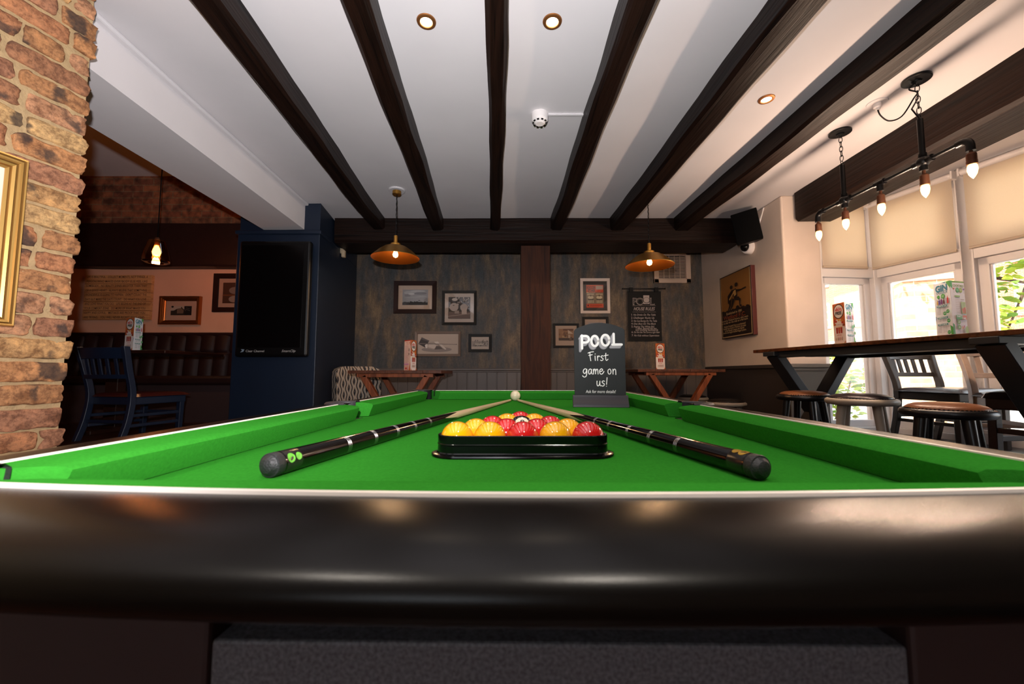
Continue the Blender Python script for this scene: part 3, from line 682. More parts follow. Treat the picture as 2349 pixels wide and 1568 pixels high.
# pocket collars and liners
M_pocket = mat('pocket_rubber', '#2A2629', 0.5, bump=0.3, bscale=300)
for (cx, cy, a0, a1) in ((-TW+0.004, YM, pi/2-0.25, 3*pi/2+0.25), (TW-0.004, YM, -pi/2-0.25, pi/2+0.25), (-TW+0.018, TY1-0.018, -0.35, pi+0.5+pi/2-0.2), (TW-0.018, TY1-0.018, -pi/2-0.35, pi+0.3), (-TW+0.018, TY0+0.022, pi/2-0.3, 2*pi+0.3), (TW-0.018, TY0+0.022, pi-0.3, 2*pi+pi/2+0.3)):
    mb = MB(); n = 18; vs = []
    for i in range(n+1):
        a = a0+(a1-a0)*i/n
        for r, z_ in ((0.038, 0.74), (0.038, TR+0.001), (0.041, TR+0.004), (0.056, TR+0.004), (0.060, TR), (0.058, 0.84)): vs.append((cx+r*cos(a), cy+r*sin(a), z_))
    fs = [(i*6+j, i*6+j+1, (i+1)*6+j+1, (i+1)*6+j) for i in range(n) for j in range(5)]
    mb.add(vs, fs); mb.build('pocket', M_pocket, tbl)
# cabinet below
mb = MB(); mb.box(-0.50, -0.19, 0.262, 2.09, 0.46, 0.822); mb.box(0.235, 0.50, 0.262, 2.09, 0.46, 0.822); mb.box(-0.19, 0.235, 0.290, 2.09, 0.46, 0.822)
mb.build('cabinet', M_cab, tbl, smooth=False, bevel=0.003)
MB().box(-0.188, 0.233, 0.262, 0.29, 0.50, 0.787).build('front_panel', M_speck, tbl, smooth=False, bevel=0.002)
for x in (-0.40, 0.40):
    for y in (0.40, 1.95): MB().bar((x, y, 0.0), (x, y, 0.47), 0.11, 0.11, up=(0,1,0), w2=0.14, h2=0.14).build('leg', M_cab, tbl, smooth=False, bevel=0.01)

# ---------------------------------------------------------------- balls, rack, cues
BR = 0.0254
M_red = mat('ball_red', '#C81A18', 0.07, coat=1.0); M_yel = mat('ball_yellow', '#EFA808', 0.07, coat=1.0); M_blk = mat('ball_black', '#070707', 0.07, coat=1.0); M_cue = mat('ball_ivory', '#DCCFAE', 0.08, coat=1.0)
bx0, by0 = 0.0165, 0.650
rows = [(0, 'YYRYR'), (1, 'YRRY'), (2, 'RBR'), (3, 'YY'), (4, 'R')]
names = {'Y': ('yellow_ball', M_yel, 'yellow pool ball'), 'R': ('red_ball', M_red, 'red pool ball'), 'B': ('eight_ball', M_blk, 'black eight ball')}
lab = {(0,0): 'yellow pool ball in the front left corner of the rack', (0,1): 'yellow pool ball second from left in the front row', (0,2): 'red pool ball in the middle of the front row',
       (0,3): 'yellow pool ball second from right in the front row', (0,4): 'red pool ball in the front right corner of the rack', (1,0): 'yellow pool ball at the left end of the second row',
       (1,1): 'red pool ball left of centre in the second row', (1,2): 'red pool ball right of centre in the second row', (1,3): 'yellow pool ball at the right end of the second row',
       (2,0): 'red pool ball left of the black eight ball', (2,1): 'black eight ball in the centre of the rack', (2,2): 'red pool ball right of the black eight ball',
       (3,0): 'yellow pool ball behind the eight ball on the left', (3,1): 'yellow pool ball behind the eight ball on the right', (4,0): 'red pool ball alone at the far point of the rack'}
protob = {}
for r, row in rows:
    for i, ch in enumerate(row):
        x = bx0 + (i-(len(row)-1)/2)*2*(BR+0.00015); y = by0 + r*2*BR*0.8668
        nm, m, _ = names[ch]
        if nm in protob: o = protob[nm].copy(); COL.objects.link(o)
        else: protob[nm] = o = MB().ball((0, 0, 0), BR, 48, 28).build(nm, m, None)
        o.location = (x, y, TZ+BR); tag(o, lab[(r, i)], 'ball', 'racked pool balls')
        if ch == 'B':
            d = MB(); n = 24
            vs = [(0, 0, BR+0.0004)]; fs = []
            for q in range(1, 6):
                a = 0.50*q/5
                for k in range(n): vs.append(((BR+0.0003)*sin(a)*cos(2*pi*k/n), (BR+0.0003)*sin(a)*sin(2*pi*k/n), (BR+0.0003)*cos(a)))
            for k in range(n): fs.append((0, 1+k, 1+(k+1) % n))
            for q in range(4):
                for k in range(n): fs.append((1+q*n+k, 1+(q+1)*n+k, 1+(q+1)*n+(k+1) % n, 1+q*n+(k+1) % n))
            s_ = d.add(vs, fs).build('number_spot', M_cue, o); s_.rotation_euler = (radians(52), 0, radians(4))
            tv, tf = text2d('8', 0.016, 0.02); w = max(p[0] for p in tv); h = max(p[1] for p in tv)
            n8 = MB().add([(p[0]-w/2, p[1]-h/2, BR+0.0009-((p[0]-w/2)**2+(p[1]-h/2)**2)/(2*BR)) for p in tv], tf).build('number', M_blk, s_, smooth=False)
o = MB().ball((0, 0, 0), 0.0238, 48, 28).build('cue_ball', M_cue, None); o.location = (0.0155, 1.925, TZ+0.0238); tag(o, 'ivory white cue ball at the tips of the two cues', 'ball')

# rack
tri = [(bx0-4*BR, by0), (bx0+4*BR, by0), (bx0, by0+8*BR*0.8668)]
def rtri(r, n=10):
    out = []
    for k in range(3):
        p = Vector(tri[k]); a = Vector(tri[k-1]); b = Vector(tri[(k+1) % 3])
        d0 = (p-a).normalized(); d1 = (b-p).normalized(); a0 = atan2(-d0.x, d0.y); a1 = atan2(-d1.x, d1.y)
        if a1 < a0: a1 += 2*pi
        for i in range(n+1): t_ = a0+(a1-a0)*i/n; out.append((p.x+r*cos(t_), p.y+r*sin(t_)))
    return out
# outward normals of a counter-clockwise triangle point to the right of each edge
def rtri(r, n=10):
    out = []
    for k in range(3):
        p = Vector(tri[k]); a = Vector(tri[k-1]); b = Vector(tri[(k+1) % 3])
        d0 = (p-a).normalized(); d1 = (b-p).normalized(); a0 = atan2(-d0.x, d0.y); a1 = atan2(-d1.x, d1.y)
        while a1 < a0: a1 += 2*pi
        for i in range(n+1): t_ = a0+(a1-a0)*i/n; out.append((p.x+r*cos(t_), p.y+r*sin(t_)))
    return out
rp = [(0.0262, 0.0), (0.0262, 0.0315), (0.0268, 0.0325), (0.0290, 0.0325), (0.0300, 0.0315), (0.0300, 0.0200), (0.0306, 0.0190), (0.0306, 0.0180), (0.0300, 0.0170), (0.0305, 0.0070), (0.0320, 0.0056), (0.0365, 0.0050), (0.0395, 0.0040), (0.0400, 0.0020), (0.0392, 0.0), (0.0262, 0.0)]
M_rack = mat('rack_plastic', '#060707', 0.16, spec=0.3)
loops = [rtri(r) for r, z_ in rp]; n = len(loops[0]); vs = [(p[0], p[1], TZ+rp[i][1]) for i, l in enumerate(loops) for p in l]
fs = [(i*n+k, (i+1)*n+k, (i+1)*n+(k+1) % n, i*n+(k+1) % n) for i in range(len(rp)-1) for k in range(n)]
# normals of a ccw triangle: flip to outside
rk = MB().add([(v[0], v[1], v[2]) for v in vs], fs).build('triangle_rack', M_rack, None, angle=22)
tag(rk, 'glossy black plastic triangle rack holding the pool balls', 'rack')

M_ash = wood('ash_shaft', '#B79A74', '#D8BE98', 0.35, (1, 60, 60), 'z', 0.05, 0.4)
M_butt = mat('cue_black_lacquer', '#060404', 0.13, spec=0.3, coat=0.4)
M_ring = mat('ring_silver', '#A8A4A0', 0.25, metal=1.0)
M_rubber = mat('bumper_rubber', '#1E1E20', 0.5, bump=0.3, bscale=400)
M_clearlab = mat('label_film', '#1E1A19', 0.25); M_gold = mat('label_gold', '#B8902C', 0.3, metal=0.6); M_lgreen = mat('label_green', '#5FA838', 0.4)
def make_cue(label, butt, tip, ringpx, leftside):
    P = Vector(butt); Q = Vector(tip); L = (Q-P).length; d = (Q-P).normalized()
    t = bpy.data.objects.new('pool_cue', None); COL.objects.link(t); t.location = P
    t.rotation_mode = 'QUATERNION'; t.rotation_quaternion = d.to_track_quat('Z', 'Y'); t.empty_display_size = .05
    tag(t, label, 'cue')
    def rad(z_): return 0.0145 + (0.0048-0.0145)*(z_/L)**1.0 if z_ > 0 else 0.0145
    jz = 0.60; amp = 0.11; seg = 48
    def zig(k): ph = (k/seg*4 + (0.15 if leftside else 0.35)) % 1.0; return amp*(1-abs(2*ph-1))
    mb = MB(); vs = []
    zs = [0.0, 0.1, 0.2, 0.3, 0.4, 0.5]
    for z_ in zs:
        for k in range(seg): a = 2*pi*k/seg; vs.append((rad(z_)*cos(a), rad(z_)*sin(a), z_))
    for k in range(seg): a = 2*pi*k/seg; z_ = jz-amp/2+zig(k); vs.append((rad(z_)*cos(a), rad(z_)*sin(a), z_))
    n = len(zs)+1; fs = [(i*seg+k, i*seg+(k+1) % seg, (i+1)*seg+(k+1) % seg, (i+1)*seg+k) for i in range(n-1) for k in range(seg)] + [tuple(range(seg))[::-1]]
    mb.add(vs, fs).build('butt', M_butt, t)
    vs = []
    for k in range(seg): a = 2*pi*k/seg; z_ = jz-amp/2+zig(k); vs.append((rad(z_)*cos(a), rad(z_)*sin(a), z_))
    zs = [0.75, 0.9, 1.1, L-0.02]
    for z_ in zs:
        for k in range(seg): a = 2*pi*k/seg; vs.append((rad(z_)*cos(a), rad(z_)*sin(a), z_))
    n = len(zs)+1; fs = [(i*seg+k, i*seg+(k+1) % seg, (i+1)*seg+(k+1) % seg, (i+1)*seg+k) for i in range(n-1) for k in range(seg)]
    MB().add(vs, fs).build('shaft', M_ash, t)
    MB().lathe([(0.0049, L-0.02), (0.0049, L-0.006), (0.0045, L-0.003), (0.003, L), (0, L)], seg=16).build('tip', mat('ferrule_brass', '#B89A60', 0.3, metal=0.7), t)
    MB().lathe([(0, -0.017), (0.004, -0.0168), (0.0085, -0.0150), (0.0112, -0.0115), (0.0125, -0.0100), (0.0142, -0.0095), (0.0147, -0.008), (0.0147, 0.001), (0.0144, 0.002)], seg=40).build('bumper', M_rubber, t, angle=30)
    for px in ringpx:   # find where the ring sits along the cue
        best = min(range(50, 800), key=lambda q: abs(CXP + FPX*((P+d*q/1000).x) / ((P+d*q/1000).y*CP + ((P+d*q/1000).z-CZ)*SP) - px)); z0 = best/1000
        mb = MB()
        for q in (-0.0036, 0, 0.0036): r = rad(z0+q)+0.00025; mb.lathe([(r-0.0003, z0+q-0.0008), (r, z0+q-0.0006), (r, z0+q+0.0006), (r-0.0003, z0+q+0.0008)], seg=40)
        mb.build('decor_ring', M_ring, t)
    lb = MB().lathe([(0.0146, 0.004), (0.01462, 0.0045), (0.0144, 0.031), (0.0142, 0.0315)], seg=40).build('label', M_clearlab, t)
    def patch(c0, z0, rr, m, nm):
        vs = [((0.0151)*cos(c0+rr/0.0145*cos(2*pi*k/20)), 0.0151*sin(c0+rr/0.0145*cos(2*pi*k/20)), z0+rr*sin(2*pi*k/20)) for k in range(20)]
        MB().add(vs, [tuple(range(20))]).build(nm, m, lb, smooth=False)
    # angle of the side that faces up and towards the camera
    q = t.rotation_quaternion.inverted()
    side = q @ (Vector((0.75 if leftside else -0.25, -0.1, 0.35 if leftside else 1.0))); c0 = atan2(side.y, side.x)
    if leftside: patch(c0, 0.011, 0.0062, M_lgreen, 'emblem'); patch(c0, 0.024, 0.005, M_lgreen, 'emblem')
    else: patch(c0, 0.012, 0.0065, M_gold, 'emblem'); patch(c0, 0.024, 0.0055, M_gold, 'emblem')
    return t
make_cue('black butted pool cue lying on the left, ash tip by the cue ball', (-0.290, 0.512, TZ+0.0150), (-0.006, 1.88, TZ+0.0055), (787, 849, 901, 943, 979), True)
make_cue('black butted pool cue lying on the right, gold emblem by its bumper', (0.290, 0.500, TZ+0.0150), (0.026, 1.88, TZ+0.0055), (1565, 1502, 1450, 1405, 1372), False)
# ================================================================ CHALK BOARD ON THE TABLE
M_chalk = mat('chalkboard_black', '#202223', 0.75, var=0.12, vscale=30); M_chalkfoot = mat('board_foot', '#29242A', 0.5)
cb = thing('chalkboard_sign', 'arched black chalkboard on the green baize reading POOL first game on us', 'sign', (0.336, 1.575, TZ), radians(-7))
pts = [(-0.096, 0.03), (0.096, 0.03), (0.096, 0.290), (0.092, 0.296)]
for i in range(13): a = -1 + 2*i/12; pts.append((0.088*-a, 0.321-0.022*a*a))
pts += [(-0.092, 0.296), (-0.096, 0.290)]
MB().add([(x, -0.006, z_) for x, z_ in pts] + [(x, 0.006, z_) for x, z_ in pts], [tuple(range(len(pts))), tuple(range(2*len(pts)-1, len(pts)-1, -1))] + [(i, i+len(pts), (i+1) % len(pts)+len(pts), (i+1) % len(pts)) for i in range(len(pts))]).build('board', M_chalk, cb, smooth=False, bevel=0.0012)
fp = [(-0.034, 0.0), (0.034, 0.0), (0.034, 0.008), (0.030, 0.016), (0.022, 0.022), (0.014, 0.034), (0.012, 0.044), (-0.012, 0.044), (-0.014, 0.034), (-0.022, 0.022), (-0.030, 0.016), (-0.034, 0.008)]
MB().add([(sx*0.103, y, z_) for sx in (-1, 1) for y, z_ in fp], [tuple(range(12))[::-1], tuple(range(12, 24))] + [(i, (i+1) % 12, 12+(i+1) % 12, 12+i) for i in range(12)]).build('base', M_chalkfoot, cb, smooth=True, angle=30, bevel=0.001)
G = {  # handwriting strokes in x-height units
 'F': (1.15, [[(-.15,1.65),(.3,1.85),(1.05,1.95)], [(.25,1.8),(.28,.9),(.42,-.05)], [(.0,1.12),(.4,1.2),(.75,1.3)]]),
 'i': (.42, [[(.1,1.0),(.12,.4),(.16,0)], [(.12,1.42),(.15,1.46)]]),
 'r': (.62, [[(.08,1.0),(.1,.4),(.12,.0)], [(.1,.55),(.25,.9),(.42,1.02),(.55,.85)]]),
 's': (.72, [[(.62,.95),(.38,1.05),(.12,.85),(.28,.6),(.55,.42),(.5,.1),(.2,-.04),(.0,.1)]]),
 't': (.85, [[(.35,1.6),(.28,.8),(.32,.2),(.5,0),(.8,.28)], [(-.02,1.05),(.35,1.1),(.85,1.2)]]),
 'g': (.95, [[(.75,.9),(.5,1.1),(.15,.9),(.05,.45),(.25,.15),(.55,.3),(.78,.95)], [(.78,1.0),(.76,.2),(.6,-.45),(.2,-.6),(-.1,-.35)]]),
 'a': (.85, [[(.68,.9),(.42,1.05),(.12,.8),(.06,.3),(.22,0),(.5,.2),(.68,.9)], [(.68,.95),(.66,.35),(.82,0)]]),
 'm': (1.15, [[(.08,1.0),(.1,.4),(.08,0)], [(.1,.5),(.3,1.0),(.48,.9),(.5,.05)], [(.5,.5),(.75,1.0),(.95,.85),(1.02,.0)]]),
 'e': (.9, [[(.1,.5),(.5,.62),(.68,.9),(.42,1.08),(.1,.75),(.12,.2),(.4,-.02),(.7,.15),(.95,.55)]]),
 'o': (.85, [[(.45,1.05),(.12,.85),(.06,.35),(.28,0),(.58,.15),(.68,.6),(.5,1.0),(.38,1.05)]]),
 'n': (.85, [[(.08,1.0),(.1,.4),(.1,0)], [(.1,.5),(.35,1.0),(.6,.9),(.66,.4),(.66,-.1)]]),
 'u': (.85, [[(.08,1.0),(.05,.4),(.2,.02),(.5,.2),(.66,1.0)], [(.66,1.0),(.66,.3),(.8,.0)]]),
 '!': (.5, [[(.3,1.7),(.24,1.0),(.18,.35)], [(.14,-.05),(.16,-.02)]]), ' ': (.55, [])}
def hand(art, s, u, v, k, w, c):
    tot = sum(G[ch][0]+0.12 for ch in s)*k; x = u - tot/2
    for ch in s:
        for st in G[ch][1]: art.stroke([(x+p[0]*k, v+p[1]*k) for p in st], w, c)
        x += (G[ch][0]+0.12)*k
A = Art(0.00006); W1 = '#F4F2EE'
def oval(cx, cz, ru, rv, a0=0, a1=360, n=28): return [(cx+ru*cos(radians(a0+(a1-a0)*i/n)), cz+rv*sin(radians(a0+(a1-a0)*i/n))) for i in range(n+1)]
LET = [[[(-.066,.222),(-.066,.272)], [(-.068,.270),(-.052,.270)]+oval(-.052,.2575,.0125,.0125,90,-90,12)+[(-.066,.245)]],
       [oval(-.0175,.2505,.0130,.0195)], [oval(.0225,.2530,.0145,.0205)], [[(.0535,.277),(.0535,.236)], [(.0485,.236),(.0825,.236)]]]
def pool(dx, dz, w, c):
    for L_ in LET:
        for st in L_: A.stroke([(p[0]+dx, p[1]+dz) for p in st], w, c, smooth=False)
for q in range(8, 0, -1): pool(-0.0009*q, -0.0013*q, 0.0090, '#9A989A' if q % 2 else '#77757B')

for q in range(5, 0, -1): pool(-0.0012*q-0.001, -0.0018*q-0.0012, 0.0050, '#87858A' if q % 2 else '#B8B6B6')
pool(0, 0, 0.0108, '#3A3B3E'); pool(0, 0, 0.0092, W1)
A.build('painted_word', cb, (0, -0.0062, 0)); A = Art(0.00006)
hand(A, 'First', -0.003, 0.176, 0.0172, 0.0030, W1); hand(A, 'game on', 0.001, 0.124, 0.0185, 0.0032, W1); hand(A, 'us!', 0.010, 0.079, 0.0185, 0.0032, W1)
A.text('Ask for more details!', 0.002, 0.0525, 0.0165, W1, shear=0.15, fit=0.112)
A.build('chalk_writing', cb, (0, -0.0062, 0))

# ================================================================ FURNITURE
def stool(name, label, loc, h, rimm, cushm, legm, group, rot=0.2, R=0.18):
    t = thing(name, label, 'stool', loc, rot, group); k = R/0.18
    MB().lathe([(0.02, h-0.034), (0.150, h-0.034), (0.166, h-0.032), (0.177, h-0.024), (0.180, h-0.014), (0.177, h-0.005), (0.168, h+0.001), (0.155, h+0.002), (0.02, h+0.002)], seg=48, M=Matrix.Diagonal((k, k, 1, 1))).build('seat_rim', rimm, t)
    MB().lathe([(0.156, h+0.001), (0.153, h+0.008), (0.140, h+0.016), (0.115, h+0.023), (0.07, h+0.028), (0.0, h+0.030)], seg=48, M=Matrix.Diagonal((k, k, 1, 1))).build('seat_cushion', cushm, t)
    mb = MB()
    for q in range(64): a = 2*pi*q/64; mb.box(-0.0028, 0.0028, -0.003, 0.003, 0, 0.004, Matrix.Translation((0.1555*k*cos(a), 0.1555*k*sin(a), h+0.001)) @ Matrix.Rotation(a, 4, 'Z'))
    mb.build('stud_trim', M_blackplastic, t, smooth=False)
    for q in range(4):
        a = pi/4 + q*pi/2; c, s = cos(a), sin(a)
        MB().tube([(0.115*k*c, 0.115*k*s, h-0.034), (0.16*k*c, 0.16*k*s, 0.0)], [0.021, 0.0165], 20).build('leg', legm, t)
    zz = h*0.42; r = (0.115 + 0.045*(1-zz/h))*k
    for q in range(4):
        a = pi/4 + q*pi/2; b = a + pi/2
        MB().tube([(r*cos(a), r*sin(a), zz*(0.5 if q % 2 else 0.62)), (r*cos(b), r*sin(b), zz*(0.5 if q % 2 else 0.62))], 0.009, 10).build('stretcher', legm, t)
    return t
stool('low_stool', 'round black stool with tan leather top, closest to the pool table', (1.83, 1.745, PLAT), 0.322, M_stoolblack, M_tan, M_stoolblack, 'round stools along the window table', 0.62, R=0.15)
stool('low_stool', 'round cream painted stool with dark leather top, between the two black stools', (1.90, 2.25, PLAT), 0.336, M_stoolcream, M_brownleather, M_stoolcream, 'round stools along the window table', 0.75, R=0.16)
stool('low_stool', 'round black stool with tan leather top, farthest along the window table', (1.885, 2.665, PLAT), 0.334, M_stoolblack, M_tan, M_stoolblack, 'round stools along the window table', 0.55, R=0.155)
M_dkcush = mat('near_black_vinyl', '#0F0C0C', 0.4)
stool('bar_stool', 'round cream rimmed stool with black top, nearer the right wall poster', (1.86, 3.60, 0), 0.705, M_stoolcream, M_dkcush, M_stoolcream, 'stools at the corner table', R=0.165)
stool('bar_stool', 'round cream rimmed stool with black top, half hidden behind its neighbour', (1.95, 4.45, 0), 0.70, M_stoolcream, M_dkcush, M_stoolcream, 'stools at the corner table', R=0.155)

def chair(name, label, loc, rotz, sh, th, m, sm, low=None, wid=0.40, dep=0.40, slats=5, grp=None):
    """forward is +y, back posts at -y"""
    t = thing(name, label, 'chair', loc, rotz, grp); w2, d2 = wid/2, dep/2; low = low or sh+0.10
    fr = MB(); fr.box(-w2+0.01, w2-0.01, -d2+0.02, d2, sh-0.075, sh-0.02); fr.build('seat_frame', m, t, smooth=False, bevel=0.006)
    st = MB()
    def sf(u, v):
        a, b = u*2-1, v*2-1; e = (1-abs(a)**6)*(1-abs(b)**6); return (a*(w2+0.012), b*(d2+0.008)+0.015, sh-0.018+0.030*e**0.45)
    st.grid(sf, 16, 16); st.build('seat', sm, t, angle=80)
    for s in (-1, 1):
        path = [(s*(w2-0.015), -d2-0.055, 0), (s*(w2-0.015), -d2-0.012, sh*0.45), (s*(w2-0.017), -d2+0.005, sh), (s*(w2-0.012), -d2-0.033, (sh+th)/2), (s*(w2+0.002), -d2-0.075, th)]
        pm = MB(); P = []
        for i in range(len(path)-1):
            for k in range(4):
                t_ = k/4; p0, p1, p2, p3 = path[max(i-1, 0)], path[i], path[i+1], path[min(i+2, 4)]
                P.append(Vector([0.5*((2*p1[a]) + (-p0[a]+p2[a])*t_ + (2*p0[a]-5*p1[a]+4*p2[a]-p3[a])*t_*t_ + (-p0[a]+3*p1[a]-3*p2[a]+p3[a])*t_**3) for a in range(3)]))
        P.append(Vector(path[-1])); vs = []; hw, hd = 0.015, 0.020
        for p in P: vs += [p+Vector((-hw, -hd, 0)), p+Vector((hw, -hd, 0)), p+Vector((hw, hd, 0)), p+Vector((-hw, hd, 0))]
        n = len(P); fs = [(i*4+j, i*4+(j+1) % 4, (i+1)*4+(j+1) % 4, (i+1)*4+j) for i in range(n-1) for j in range(4)] + [(3,2,1,0), tuple((n-1)*4+j for j in range(4))]
        pm.add(vs, fs).build('back_post', m, t, smooth=True, angle=30, bevel=0.003)
        MB().bar((s*(w2-0.03), d2-0.03, 0), (s*(w2-0.03), d2-0.025, sh-0.03), 0.032, 0.032, up=(0,1,0), w2=0.038, h2=0.038).build('front_leg', m, t, smooth=False, bevel=0.004)
        for k, zz in enumerate((sh-0.15, sh-0.22)): MB().bar((s*(w2-0.02), -d2+0.0, zz), (s*(w2-0.03), d2-0.03, zz), 0.016, 0.022).build('stretcher', m, t, smooth=False, bevel=0.003)
    for zz, yy in ((sh-0.15, d2-0.03), (sh-0.19, -d2-0.01)): MB().bar((-w2+0.02, yy, zz), (w2-0.02, yy, zz), 0.016, 0.022).build('stretcher', m, t, smooth=False, bevel=0.003)
    def rail(z0, z1, nm, yo):
        vs = []; n = 16
        for i in range(n+1):
            a = -1+2*i/n; bow_ = -0.030*(1-a*a)
            for (dy, z_) in ((-0.011, z0), (0.011, z0), (0.011, z1), (-0.011, z1)):
                vs.append((a*(w2-0.012), yo(z_)+bow_+dy, z_))
        fs = [(i*4+j, (i+1)*4+j, (i+1)*4+(j+1) % 4, i*4+(j+1) % 4) for i in range(n) for j in range(4)] + [(0,1,2,3), tuple(n*4+j for j in (3,2,1,0))]
        MB().add(vs, fs).build(nm, m, t, angle=40, bevel=0.003)
    f = lambda z_: -d2 - 0.008 - 0.067*max(0, (z_-sh)/(th-sh))**1.15
    rail(th-0.085, th-0.008, 'top_rail', f); rail(low, low+0.030, 'lower_rail', f)
    for k in range(slats):
        a = (-1 + 2*(k+0.5)/slats)*0.80; x = a*(w2-0.01); b = -0.030*(1-a*a)
        MB().bar((x, f(low+0.02)+b, low+0.02), (x*1.02, f(th-0.08)+b, th-0.08), 0.026, 0.010, up=(0,1,0)).build('back_slat', m, t, smooth=False, bevel=0.002)
    return t
chair('slat_back_chair', 'navy blue slat back chair with red leather seat at the booth table', (-2.823, 3.13, PLAT), radians(-9.8), 0.325, 0.66, M_chairblue, M_seatred, low=0.435)
chair('slat_back_chair', 'dark slat back chair between window table and window', (2.915, 2.75, PLAT), radians(180+2), 0.368, 0.66, M_chairdark, M_brownleather, low=0.45, wid=0.355, grp='chairs on the window side')
chair('slat_back_chair', 'worn white painted slat back chair behind the near table leg', (2.82, 2.18, PLAT), radians(180-20), 0.36, 0.66, M_chairwhite, M_brownleather, low=0.445, slats=4, grp='chairs on the window side')
# dark brown square stool
t = thing('square_stool', 'dark brown square stool with padded seat at the near end of the window table', 'stool', (2.45, 1.90, PLAT), radians(4))
MB().box(-0.13, 0.13, -0.13, 0.13, 0.30, 0.355).build('seat_frame', M_chairbrown, t, smooth=False, bevel=0.006)
MB().grid(lambda u, v: ((u*2-1)*0.145, (v*2-1)*0.145, 0.352+0.040*((1-abs(u*2-1)**6)*(1-abs(v*2-1)**6))**0.45), 16, 16).build('seat', M_brownleather, t, angle=80)
for sx in (-1, 1):
    for sy in (-1, 1): MB().bar((sx*0.115, sy*0.115, 0), (sx*0.11, sy*0.11, 0.31), 0.036, 0.036, up=(0,1,0)).build('leg', M_chairbrown, t, smooth=False, bevel=0.004)
for sx in (-1, 1): MB().bar((sx*0.112, -0.11, 0.20), (sx*0.112, 0.11, 0.20), 0.018, 0.026).build('stretcher', M_chairbrown, t, smooth=False, bevel=0.003); MB().bar((-0.11, sx*0.112, 0.16), (0.11, sx*0.112, 0.16), 0.018, 0.026).build('stretcher', M_chairbrown, t, smooth=False, bevel=0.003)

def xtable(name, label, loc, rotz, L, W, H, th, fx, spread, cross, mtop, mleg, rails, barw, bart, planks=5):
    """x runs along the length; crossed frames stand at x = fx"""
    t = thing(name, label, 'table', loc, rotz)
    mb = MB()
    for k in range(planks): a = -W/2 + W*k/planks; mb.box(-L/2, L/2, a+0.0006, a+W/planks-0.0006, H-th, H)
    mb.build('table_top', mtop, t, smooth=False, bevel=0.003)
    for x in fx:
        for s in (-1, 1):
            p = Vector((x+s*bart*0.3*0, s*spread, H-th-0.02)); c = Vector((x, 0, cross)); d = (c-p); q = p + d*((H-th-0.02)/(H-th-0.02-cross)); q.z = 0
            MB().bar(p, q, barw, bart, up=(0, 1, 0)).build('leg', mleg, t, smooth=False, bevel=0.003)
        MB().box(x-barw*0.5, x+barw*0.5, -spread-0.05, spread+0.05, H-th-0.03, H-th).build('cross_rail', mleg, t, smooth=False, bevel=0.003)
    for (y, z0, z1, w) in rails: MB().box(min(fx)-0.02, max(fx)+0.02, y-w/2, y+w/2, z0, z1).build('long_rail', mleg, t, smooth=False, bevel=0.003)
    return t
xtable('window_table', 'long high table with charred wood top and black steel legs by the window', (2.222, 2.225, PLAT), radians(97.6), 1.72, 0.65, 0.645, 0.022, (-0.49, 0.70), 0.285, 0.20, M_tabletop, M_greymetal,
       [(0.285, 0.580, 0.622, 0.03), (-0.285, 0.580, 0.622, 0.03), (0.0, 0.590, 0.622, 0.06)], 0.10, 0.055)
xtable('tavern_table', 'brown wooden table with crossed legs in the corner under the rules banner', (1.545, 4.05, 0), radians(90), 0.62, 0.80, 0.992, 0.026, (-0.27, 0.25), 0.27, 0.52, M_tableoak, M_tableleg,
       [(0.15, 0.935, 0.955, 0.05), (-0.15, 0.935, 0.955, 0.05)], 0.06, 0.045)
xtable('tavern_table', 'brown wooden table with crossed legs beside the navy pillar', (-0.95, 3.63, 0), radians(90), 0.62, 0.76, 0.978, 0.026, (-0.27, 0.25), 0.26, 0.50, M_tableoak, M_tableleg,
       [(0.15, 0.921, 0.941, 0.05), (-0.15, 0.921, 0.941, 0.05)], 0.06, 0.045)
# patterned side chair
def wavecloth():
    m = bpy.data.materials.new('wavy_upholstery'); m.use_nodes = True; nt = m.node_tree; b = nt.nodes['Principled BSDF']; b.inputs['Roughness'].default_value = 0.85; L = nt.links
    tc = nt.nodes.new('ShaderNodeTexCoord'); sp = nt.nodes.new('ShaderNodeSeparateXYZ'); L.new(tc.outputs['Object'], sp.inputs[0])
    def M(op, a, b_=None):
        n = nt.nodes.new('ShaderNodeMath'); n.operation = op
        for i, q in enumerate((a, b_)):
            if q is None: continue
            if isinstance(q, (int, float)): n.inputs[i].default_value = q
            else: L.new(q, n.inputs[i])
        return n.outputs[0]
    u = M('ADD', M('MULTIPLY', sp.outputs['X'], 1.0), M('MULTIPLY', sp.outputs['Y'], 0.6))
    cell = M('FLOOR', M('MULTIPLY', u, 17.0))
    w = M('MULTIPLY', M('SINE', M('ADD', M('MULTIPLY', sp.outputs['Z'], 62.0), M('MULTIPLY', cell, 2.4))), 0.22)
    v = M('ADD', M('MULTIPLY', u, 34.0), w); fr = M('FRACT', v)
    r = ramp(nt, [(0.0, '#1C1A1E'), (0.22, '#B9A58E'), (0.36, '#7A7F86'), (0.52, '#C8B49A'), (0.62, '#8A5A34'), (0.70, '#C8B49A'), (0.82, '#2A2A30')], 'CONSTANT'); L.new(fr, r.inputs[0]); L.new(r.outputs[0], b.inputs['Base Color']); return m
M_wave = wavecloth()
t = thing('patterned_chair', 'high backed chair in wavy grey brown and cream fabric beside the navy pillar', 'chair', (-1.40, 3.84, 0), radians(46))
mb = MB()
def backf(u, v):   # closed padded slab
    a = u*2*pi; x = 0.215*max(-1, min(1, 1.25*cos(a))); y = 0.055*max(-1, min(1, 1.6*sin(a)))
    z_ = 0.42 + v*0.60; k = 1 - max(0, (v-0.92)/0.08)**2*0.35; return (x*k, 0.06 + y*k + 0.03*(1-(x/0.215)**2)*1.0 + 0.05*v, z_)
